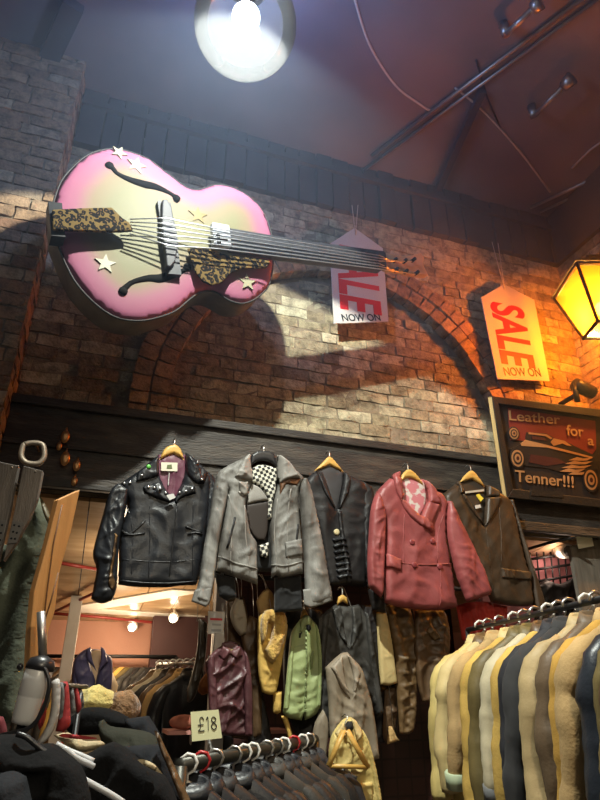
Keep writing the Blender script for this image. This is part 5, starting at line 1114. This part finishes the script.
# ------------------------------------------------------------------ right, under the sign
fr = W.at(586, 570, .02); t = thing('grey_board', 'weathered grey board leaning under the sign at the right edge', 'board', fr)
M_greywood = mat('weathered grey wood', (.085, .072, .057), .8, col2=(.15, .13, .105), nscale=5, bump=.4, bscale=30, stretch=(7, 1, 1))
P = fr.pxs([(570, 546), (611, 536), (616, 640), (584, 640)]); P = [P[0], P[1], (P[2][0], -fr.O.z), (P[3][0] + .04, -fr.O.z)]
mb = MB(); mb.plate(P, 0, .03); mb.build('panel', M_greywood, t, smooth=False)
t, f = card('cream paper note pinned to the grey board under the sign', [(575.5, 537), (591, 534), (593.5, 546), (578.5, 549)], .05, mat('cream paper', (.70, .68, .52), .7), 'paper_note')
p = f.px(583, 530); mb = MB(); mb.tube([(0, -.002, .03), (p[0] * .2, .0, .10)], .002, 5); mb.build('string', M_thread, t)
rod('ceiling_rod', 'thin dark rail along the back room ceiling at the right under the sign', 'rod', [(528, 549), (548, 543), (575, 537)], .010, M_dkmetal, .05)
# wire rack on the far pink wall
fr = W.at(548, 565, -.27); t = thing('wire_rack', 'dark wire rack before the pink wall under the sign', 'rack', fr)
for q in ([(525, 560), (580, 552)], [(525, 571), (582, 563)], [(532, 582), (584, 574)]):
    P = fr.pxs(q); mb = MB(); mb.tube([(P[0][0], 0, P[0][1]), (P[1][0], 0, P[1][1])], .009, 6); mb.build('rail', M_dkmetal, t)
for x in range(530, 584, 7):
    P = fr.pxs([(x, 552), (x + 4, 592)]); mb = MB(); mb.tube([(P[0][0], .005, P[0][1]), (P[1][0], .005, P[1][1])], .006, 6); mb.build('wire', M_dkmetal, t)
P = fr.pxs([(528, 556), (534, 640)]); mb = MB(); mb.tube([(P[0][0], .01, P[0][1] ), (P[1][0], .01, -fr.O.z + .01)], .012, 6); mb.build('upright', M_dkmetal, t)
fr = W.at(559, 551, -.21); t = thing('camera_dome', 'white round security camera hanging in front of the wire rack', 'camera', fr)
mb = MB(); mb.tube([(0, 0, .0), (-.01, -.10, -.02)], .05, 16); mb.build('housing', M_white, t); mb = MB(); mb.ball((-.012, -.10, -.02), .036, 14, 10); mb.build('lens', M_dkmetal, t)
mb = MB(); mb.tube([(0, .05, .0), (0, .05, croom(.26) - fr.O.z + .0)], .014, 8); mb.build('stem', M_white, t)
simple_garment('leather_coat', 'dark coats bunched under the wire rack at the right', 'coat', [(533, 588), (546, 580), (560, 584), (576, 575), (586, 592), (590, 640), (560, 650), (536, 640)], -.20, M_blkm, 130, None, fold=.03, freq=40)

# ------------------------------------------------------------------ left foreground
LF = Fr(at_zc(40, 620, 1.55), R(-8))
c11 = crop(0, 540, 5.71); c3 = crop(0, 620, 3)
def fgarm(name, label, cat, px, zc, m, seed, group=None, cr=None, T=.04, w=.05, fold=.01, freq=40, extras=(), yaw=-6, wr=.5, ang=0.0):
    P = cr(px) if cr else px; cx = sum(p[0] for p in P) / len(P); cy = sum(p[1] for p in P) / len(P)
    f = Fr(at_zc(cx, cy, zc), R(yaw), R(0)); t = thing(name, label, cat, f, group); b = Puff('body', f.pxs(P), m, t, T=T, w=w, back=.6, fold=folds(seed, fold, freq, ang, wr))
    for e in extras: patch(e[0], f, cr(e[1]) if cr else e[1], 0, e[2], t, b, .008, .01)
    return t, f, b
M_planks = mat('dark grey planks', (.085, .072, .062), .7, col2=(.16, .135, .115), nscale=6, bump=.3, bscale=40, stretch=(8, 8, 1))
pf = Fr(at_zc(20, 510, 1.62), R(12)); t = thing('plank_panel', 'two dark grey planks joined by perforated steel plates at the left edge', 'panel', pf)
for px in ([(-14, 460), (19.5, 467), (10, 515), (-1, 562), (-20, 562)], [(24, 467), (43.5, 472), (38, 500), (30, 520), (16, 545), (4, 562), (14.5, 515)]):
    mb = MB(); mb.plate(pf.pxs(px), -.012, .012); o = mb.build('plank', M_planks, t, smooth=False); bevel(o, .002)
for px in ([(-4, 520), (7.5, 522), (2.5, 546), (-6, 544)], [(14, 522), (25, 524), (18, 544), (8.5, 545)]):
    mb = MB(); mb.plate(pf.pxs(px), -.016, -.010); pl = mb.build('steel_plate', mat('dull steel plate', (.16, .15, .14), .45, .7), t, smooth=False)
    for u, v in ((.25, .2), (.7, .25), (.3, .5), (.65, .55), (.28, .8), (.62, .82)):
        a, b = pf.px(px[0][0] + (px[1][0] - px[0][0]) * u + (px[3][0] - px[0][0]) * v, px[0][1] + (px[2][1] - px[0][1]) * v); mb = MB(); mb.tube([(a, -.0165, b), (a, -.0155, b)], .003, 8); mb.build('hole', M_holes, pl)
for q in ((13, 469), (36, 473), (19, 468)):
    a, b = pf.px(*q); mb = MB(); mb.ball((a, -.013, b), .003, 8, 6); mb.build('nail', M_iron, t)
mb = MB(); mb.tube([(-.06, .03, -.02), (-.06, .03, -pf.O.z)], .012, 8); mb.build('post', M_blkcloth, t)
M_sage = suede('sage green suede', (.075, .085, .062)); M_sage2 = suede('sage edge suede', (.10, .11, .085))
fgarm('suede_coat', 'sage green suede coat hanging behind the dark planks at the left edge', 'coat', [(38, 496), (45, 505), (50, 520), (44, 560), (34, 600), (28, 650), (24, 720), (-30, 730), (-30, 540), (10, 545), (28, 520)], 1.72, M_sage, 901, None, T=.05, fold=.014, freq=30)
fgarm('suede_coat', 'pale edge of a jacket collar beside the sage green coat', 'coat', [(39, 494), (44, 502), (51, 518), (48, 524), (43, 512)], 1.70, M_dol, 902, None, T=.012, w=.01, fold=0)
# pine board
bf = Fr(at_zc(50, 580, 1.42), R(58)); t = thing('pine_board', 'tall orange pine board standing on edge beside the sage green coat', 'board', bf)
M_pine = mat('orange pine', (.66, .34, .12), .5, col2=(.52, .25, .085), nscale=6, bump=.1, stretch=(9, 9, 1)); P = bf.pxs([(57, 500), (79, 490), (70, 532), (58.5, 573), (54, 611), (47, 632), (44, 700), (26, 700), (29, 634), (33, 592), (46, 545)])
mb = MB(); mb.plate(P, -.004, .014); o = mb.build('board', M_pine, t, smooth=False); bevel(o, .002)
for q in ([(61, 505), (52, 545), (46, 590), (40, 640)], [(57, 573), (50, 600), (42, 625)]):
    mb = MB(); mb.tube([(a, -.004, b) for a, b in bf.pxs(q)], .0022, 5); mb.build('grain_groove', mat('pine groove', (.16, .07, .025), .7), t)
# white canister on a pole
cf = Fr(at_zc(33, 690, 1.25), R(0), 0, R(9)); t = thing('canister_lamp', 'white cylindrical canister with a black cap and cable on a steel pole', 'lamp', cf)
M_plas = mat('white plastic', (.60, .60, .60), .3, col2=(.5, .5, .5), nscale=4)
h0_, h1_ = cf.px(30, 727)[1], cf.px(36, 668)[1]; rr_ = (cf.px(47, 690)[0] - cf.px(20, 690)[0]) / 2
mb = MB(); mb.lathe([(rr_ * .2, h0_), (rr_ * .78, h0_ + .004), (rr_ * .84, h0_ + .012), (rr_ * .95, (h0_ + h1_) / 2 - .002), (rr_ * .93, (h0_ + h1_) / 2), (rr_ * .97, (h0_ + h1_) / 2 + .002), (rr_ * 1.02, h1_ - .004), (rr_ * .9, h1_)], None, 28); mb.build('canister', M_plas, t)
mb = MB(); mb.lathe([(rr_ * 1.04, h1_ - .002), (rr_ * 1.06, h1_ + .006), (rr_ * .9, h1_ + .018), (rr_ * .3, h1_ + .026)], None, 28); mb.build('cap', M_hangblk, t)
mb = MB(); a, b = cf.px(22, 667); mb.ball((a, -.01, b), .007, 10, 8); mb.build('knob', M_hangblk, t)
a, b = cf.px(41, 612); mb = MB(); mb.tube([(.0, 0, h1_ + .02), (a, 0, b)], .009, 10); mb.build('pole', M_metal, t)
P = [cf.px(*q) for q in ((44, 664), (50, 672), (53, 684), (50, 700), (42, 718), (32, 728), (18, 732), (5, 735))]; mb = MB(); mb.tube(smooth_poly([(a, -.02, b) for a, b in P], 4, False), .0045, 8); mb.build('cable', M_hangblk, t)
mb = MB(); mb.tube([(0, 0, h0_ + .002), (0, 0, -cf.O.z * 1.02)], .010, 8); mb.build('stand', M_dkmetal, t)
# shirts on the small rail behind the canister
M_lgrey = mat('light grey cotton', (.42, .41, .40), .85); M_midgrey = mat('mid grey cotton', (.13, .13, .135), .85); M_redj = mat('red jersey', (.30, .022, .025), .8)
SG = 'shirts on the left rail'
for i, (px, zc, m, lb) in enumerate([
    ([(155, 185), (172, 174), (180, 182), (182, 212), (176, 290), (152, 348), (122, 376), (108, 368), (138, 320), (152, 262)], 1.34, M_lgrey, 'light grey shirt sleeve hanging just right of the white canister'),
    ([(182, 186), (196, 184), (206, 196), (212, 300), (206, 322), (190, 336), (166, 334), (176, 290), (184, 230)], 1.50, M_redj, 'large red jersey hanging to the right of the grey shirt'),
    ([(176, 188), (190, 186), (194, 230), (188, 290), (178, 300), (178, 230)], 1.46, M_midgrey, 'mid grey jersey between the grey shirt and the red jersey'),
    ([(206, 190), (216, 190), (224, 230), (226, 282), (212, 290), (210, 240)], 1.58, M_midgrey, 'mid grey jersey to the right of the large red jersey'),
    ([(218, 192), (230, 192), (240, 230), (244, 264), (232, 284), (224, 240)], 1.64, M_redj, 'narrow red jersey at the right of the shirts rail'),
    ([(232, 192), (240, 190), (250, 225), (252, 262), (244, 268), (238, 230)], 1.70, M_midgrey, 'rightmost grey jersey of the shirts rail'),
    ([(120, 240), (134, 232), (140, 270), (132, 310), (118, 330), (112, 300)], 1.40, M_redj, 'small red jersey showing behind the canister cable'),
    ([(-20, 285), (10, 290), (22, 330), (20, 390), (-20, 400)], 1.30, mat('dark red wool', (.12, .012, .018), .9), 'dark red woollen garment at the left edge')]):
    fgarm('jersey', lb, 'jersey', px, zc, m, 920 + i, SG, c3, T=.018, w=.02, fold=.004, freq=60, yaw=20)
A = at_zc(33, 684, 1.27); B = at_zc(84, 683, 1.76); mb = MB(); fA = Fr(A); t = thing('clothes_rail', 'thin dark rail carrying the red and grey jerseys at the left', 'rail', fA)
mb.tube([(0, .03, .0), (B.x - A.x, B.y - A.y + .03, B.z - A.z - .01)], .006, 8); mb.build('bar', M_dkmetal, t); mb = MB(); mb.tube([(B.x * .8 - A.x * .8, B.y * .8 - A.y * .8 + .05, -.02), (B.x * .8 - A.x * .8, B.y * .8 - A.y * .8 + .05, -A.z)], .008, 8); mb.build('upright', M_dkmetal, t)
# heap of dark clothes over the front rail
M_jean = mat('faded black denim', (.009, .010, .013), .9, spec=.2, col2=(.018, .020, .025), nscale=12, bump=.2, bscale=150); M_khaki = suede('dark khaki', (.022, .023, .017)); M_blkwool = mat('black wool', (.004, .0042, .005), .95, spec=.15, col2=(.008, .008, .009), nscale=10, bump=.3, bscale=90)
M_sheep = mat('beige shearling', (.46, .38, .24), .95, col2=(.34, .27, .16), nscale=20, bump=.5, bscale=90)
HG = 'dark clothes heaped on the front rail'
for i, (nm, ct, px, zc, m, lb, kw) in enumerate([
    ('jacket', 'jacket', [(206, 300), (222, 278), (262, 262), (330, 266), (392, 296), (400, 320), (330, 340), (230, 345), (200, 330)], 1.82, M_blkwool, 'black jacket at the very top of the dark heap', dict(T=.06)),
    ('bag', 'bag', [(372, 298), (440, 288), (452, 296), (482, 345), (488, 380), (440, 372), (388, 350)], 1.75, M_jean, 'blue black denim bag with an open rim on top of the dark heap', dict(T=.05)),
    ('jacket', 'jacket', [(296, 305), (312, 298), (332, 318), (392, 326), (450, 338), (486, 372), (500, 430), (420, 440), (330, 400), (300, 350)], 1.58, M_khaki, 'dark khaki jacket slumped in the middle of the heap', dict(T=.06)),
    ('jacket', 'jacket', [(360, 380), (430, 375), (490, 372), (520, 440), (560, 545), (470, 560), (400, 480)], 1.50, M_jean, 'faded black denim jacket at the right side of the heap', dict(T=.05)),
    ('jacket', 'jacket', [(205, 420), (262, 402), (300, 380), (342, 364), (382, 385), (422, 420), (466, 446), (505, 480), (540, 560), (250, 580), (220, 500)], 1.26, M_blkwool, 'black wool jacket spread over the front of the heap', dict(T=.07, fold=.016)),
    ('jacket', 'jacket', [(-30, 345), (40, 342), (70, 345), (104, 372), (160, 370), (205, 400), (240, 432), (262, 480), (285, 600), (-30, 600)], 1.08, M_blkwool, 'large black coat in the bottom left corner of the heap', dict(T=.07, fold=.016)),
    ('jacket', 'jacket', [(-30, 460), (40, 452), (80, 470), (110, 600), (-30, 600)], 1.00, M_jean, 'faded denim garment at the bottom left corner in front', dict(T=.05)),
    ('jacket', 'jacket', [(160, 346), (205, 338), (252, 362), (300, 362), (316, 372), (292, 388), (240, 396), (196, 372)], 1.38, M_sheep, 'beige shearling collar lying across the dark heap', dict(T=.025, w=.03)),
    ('jacket', 'jacket', [(412, 420), (430, 418), (462, 432), (488, 462), (462, 452), (432, 436)], 1.22, M_sheep, 'cream shearling edge poking out of the black wool jacket', dict(T=.02, w=.02, fold=.003)),
    ('jacket', 'jacket', [(462, 330), (476, 340), (500, 390), (535, 460), (580, 560), (548, 560), (505, 450), (480, 390)], 1.46, M_brn2, 'brown leather coat edge running down the right of the heap', dict(T=.03, w=.03)),
    ('scarf', 'scarf', [(176, 346), (200, 341), (284, 352), (288, 357), (240, 358), (190, 352)], 1.36, M_redj, 'thin red scarf edge on the dark heap', dict(T=.008, w=.01, fold=.001))]):
    fgarm(nm, lb, ct, px, zc, m, 940 + i, HG, c3, **{**dict(T=.05, w=.06, fold=.014, freq=34, yaw=4, wr=.9), **kw})
def htube(label, px, zc0_, zc1_, m, r=.0055):
    P = c3(px); n = len(P); Q = [at_zc(*p, zc0_ + (zc1_ - zc0_) * i / (n - 1)) for i, p in enumerate(P)]; f = Fr(Q[0]); mb = MB(); mb.tube([q - Q[0] for q in smooth_poly([tuple(q) for q in Q], 3, False) and [Vector(v) for v in smooth_poly([tuple(q) for q in Q], 3, False)]], r, 8); t = thing('plastic_hanger', label, 'hanger', f, 'loose hangers in the heap'); mb.build('arm', m, t)
M_silv = mat('grey hanger plastic', (.45, .46, .48), .35)
htube('upper grey hanger arm lying on the dark heap', [(168, 372), (205, 392), (240, 406), (280, 424)], 1.17, 1.17, M_silv)
htube('lower grey hanger arm parallel to the upper one on the heap', [(190, 384), (225, 412), (262, 430), (282, 440)], 1.15, 1.16, M_silv)
htube('grey hanger arm at the bottom of the dark heap', [(250, 478), (290, 500), (330, 522), (370, 548)], 1.10, 1.10, M_silv)
htube('black hanger arm next to the white canister base', [(50, 342), (80, 352), (120, 385), (150, 405)], 1.06, 1.06, M_hangblk, .005)
# fur pieces on the heap
def fur_blob(name, label, c, zc, r, m, sq, seed):
    p = at_zc(*c3([c])[0], zc); f = Fr(p); bmv = MB(); bmv.ball((0, 0, 0), r, 40, 26, sq); v = []
    for x in bmv.v:
        q = Vector(x); n_ = q.normalized(); s_ = noise.noise(q * 30 + Vector((seed, 0, 0))) * .22 + noise.noise(q * 90) * .16 + noise.noise(q * 10 + Vector((0, seed, 0))) * .2; v.append(q + n_ * r * s_ * .6)
    return tag(mesh_obj(name, v, bmv.f, m, None, f), label, 'fur')
fur_blob('fur_collar', 'pale yellow shearling collar on top of the dark heap below the blue jacket', (284, 246), 1.95, .062, mat('pale yellow shearling', (.58, .48, .17), .95, col2=(.44, .33, .10), nscale=25, bump=.8, bscale=80, sheen=.3), (1.05, .8, .72), 1.0)
fur_blob('fur_hat', 'round brown fur hat on top of the dark heap', (368, 262), 1.95, .050, mat('brown fur', (.26, .14, .06), .95, col2=(.13, .065, .025), nscale=30, bump=.9, bscale=90, sheen=.3), (1.05, .9, .98), 5.0)
# rail that carries the heap
A = at_zc(120, 790, 1.9); t = thing('clothes_rail', 'low rail buried under the heap of dark clothes', 'rail', Fr((-.62, 1.0, 0), R(80)))
mb = MB(); mb.tube([(-.2, 0, 1.05), (1.1, 0, 1.05)], .02, 10); mb.build('bar', M_dkmetal, t)
for x in (-.15, 1.05):
    mb = MB(); mb.tube([(x, 0, .02), (x, 0, 1.05)], .02, 10); mb.build('upright', M_dkmetal, t); mb = MB(); mb.tube([(x, -.25, .02), (x, .25, .02)], .018, 8); mb.build('foot', M_dkmetal, t)
# ------------------------------------------------------------------ thin haze hanging in the arcade
hm_ = bpy.data.materials.new('arcade haze'); hm_.use_nodes = True; nt = hm_.node_tree; nt.nodes.clear()
vo = nt.nodes.new('ShaderNodeVolumeScatter'); vo.inputs['Color'].default_value = (.52, .70, 1, 1); vo.inputs['Density'].default_value = 0.035; vo.inputs['Anisotropy'].default_value = 0.25
ou = nt.nodes.new('ShaderNodeOutputMaterial'); nt.links.new(vo.outputs[0], ou.inputs['Volume'])
tcz = nt.nodes.new('ShaderNodeTexCoord'); sz = nt.nodes.new('ShaderNodeSeparateXYZ'); mr = nt.nodes.new('ShaderNodeMapRange')
for a_, v_ in (('From Min', 2.7), ('From Max', 4.6), ('To Min', 0.0), ('To Max', 0.08)): mr.inputs[a_].default_value = v_
nt.links.new(tcz.outputs['Object'], sz.inputs[0]); nt.links.new(sz.outputs['Z'], mr.inputs['Value']); nt.links.new(mr.outputs['Result'], vo.inputs['Density'])
mb = MB(); mb.box(-3.2, 3.0, -4.5, -.14, 2.3, 5.37); hz = mb.build('haze', hm_, None, W, smooth=False)
tag(hz, 'thin bluish haze hanging under the dark ceiling around the globe lamp', 'haze', kind='stuff')
# ------------------------------------------------------------------ light
def lamp(name, kind, loc, energy, col, size=0.05, **kw):
    l = bpy.data.lights.new(name, kind); l.energy = energy; l.color = col
    if kind == 'AREA': l.size = size
    else: l.shadow_soft_size = size
    for k, v in kw.items(): setattr(l, k, v)
    o = bpy.data.objects.new(name, l); COL.objects.link(o); o.location = loc; return o
o = lamp('globe_beam', 'SPOT', LP, 90, (1.0, 0.97, 0.82), 0.025, spot_size=R(120), spot_blend=0.07)
o.rotation_euler = AXB.to_track_quat('-Z', 'Y').to_euler()
nt = o.data; nt.use_nodes = True; nt = nt.node_tree; fo = nt.nodes.new('ShaderNodeLightFalloff'); fo.inputs['Strength'].default_value = 2.6
nt.links.new(fo.outputs['Linear'], nt.nodes['Emission'].inputs['Strength'])
lamp('ceiling_blue_fill', 'POINT', BP + Vector((0.0, 0.0, 0.29)), 85, (0.28, 0.46, 1.0), 0.06)  # added blue light above the cap, gives the ceiling a lens-veil tint
lamp('lantern_light', 'POINT', (LC.x, LC.y, LZ0 + .13), 240, (1.0, 0.42, 0.07), 0.05)
lamp('stall_fill', 'SPOT', (0.7, -0.5, 2.8), 85, (1.0, 0.86, 0.62), 0.10, spot_size=R(62), spot_blend=0.5).rotation_euler = (Vector((.0, 3.2, 1.15)) - Vector((.7, -.5, 2.8))).to_track_quat('-Z', 'Y').to_euler()  # added fill on the lower garments, no fitting belongs to it
# added fill lights without fittings, for rail and wall, then the spots of the back room
lamp('rail_fill', 'SPOT', (1.9, 0.2, 4.6), 70, (1.0, 0.86, 0.62), 0.12, spot_size=R(80), spot_blend=0.5).rotation_euler = (Vector((.95, 2.6, 1.2)) - Vector((1.9, .2, 4.6))).to_track_quat('-Z', 'Y').to_euler()
lamp('front_fill', 'POINT', (0.3, -2.2, 4.4), 26, (1.0, 0.92, 0.80), 0.25)
w = bpy.data.worlds.new('world'); SC.world = w; w.use_nodes = True
w.node_tree.nodes['Background'].inputs[0].default_value = (1.0, 0.88, 0.78, 1); w.node_tree.nodes['Background'].inputs[1].default_value = 0.035
SC.view_settings.view_transform = 'Standard'; SC.view_settings.look = 'None'; SC.view_settings.gamma = 1; SC.view_settings.exposure = 0.0
SC.view_settings.use_curve_mapping = False
for i, p in enumerate(SPOTS):
    lamp('back_room_light', 'POINT', p + Vector((0, -.50, -.16)), 8, (1.0, .74, .46), .04)
lamp('alcove_fill', 'POINT', W.M @ Vector((1.95, .16, 2.42)), 4, (1.0, .72, .55), .05)  # added unseen light to brighten the pink alcove
lamp('back_room_light', 'POINT', W.M @ Vector((-.95, .75, 2.2)), 5, (1.0, .80, .55), .04)  # extra light with no fitting, added to brighten the mannequin's jacket
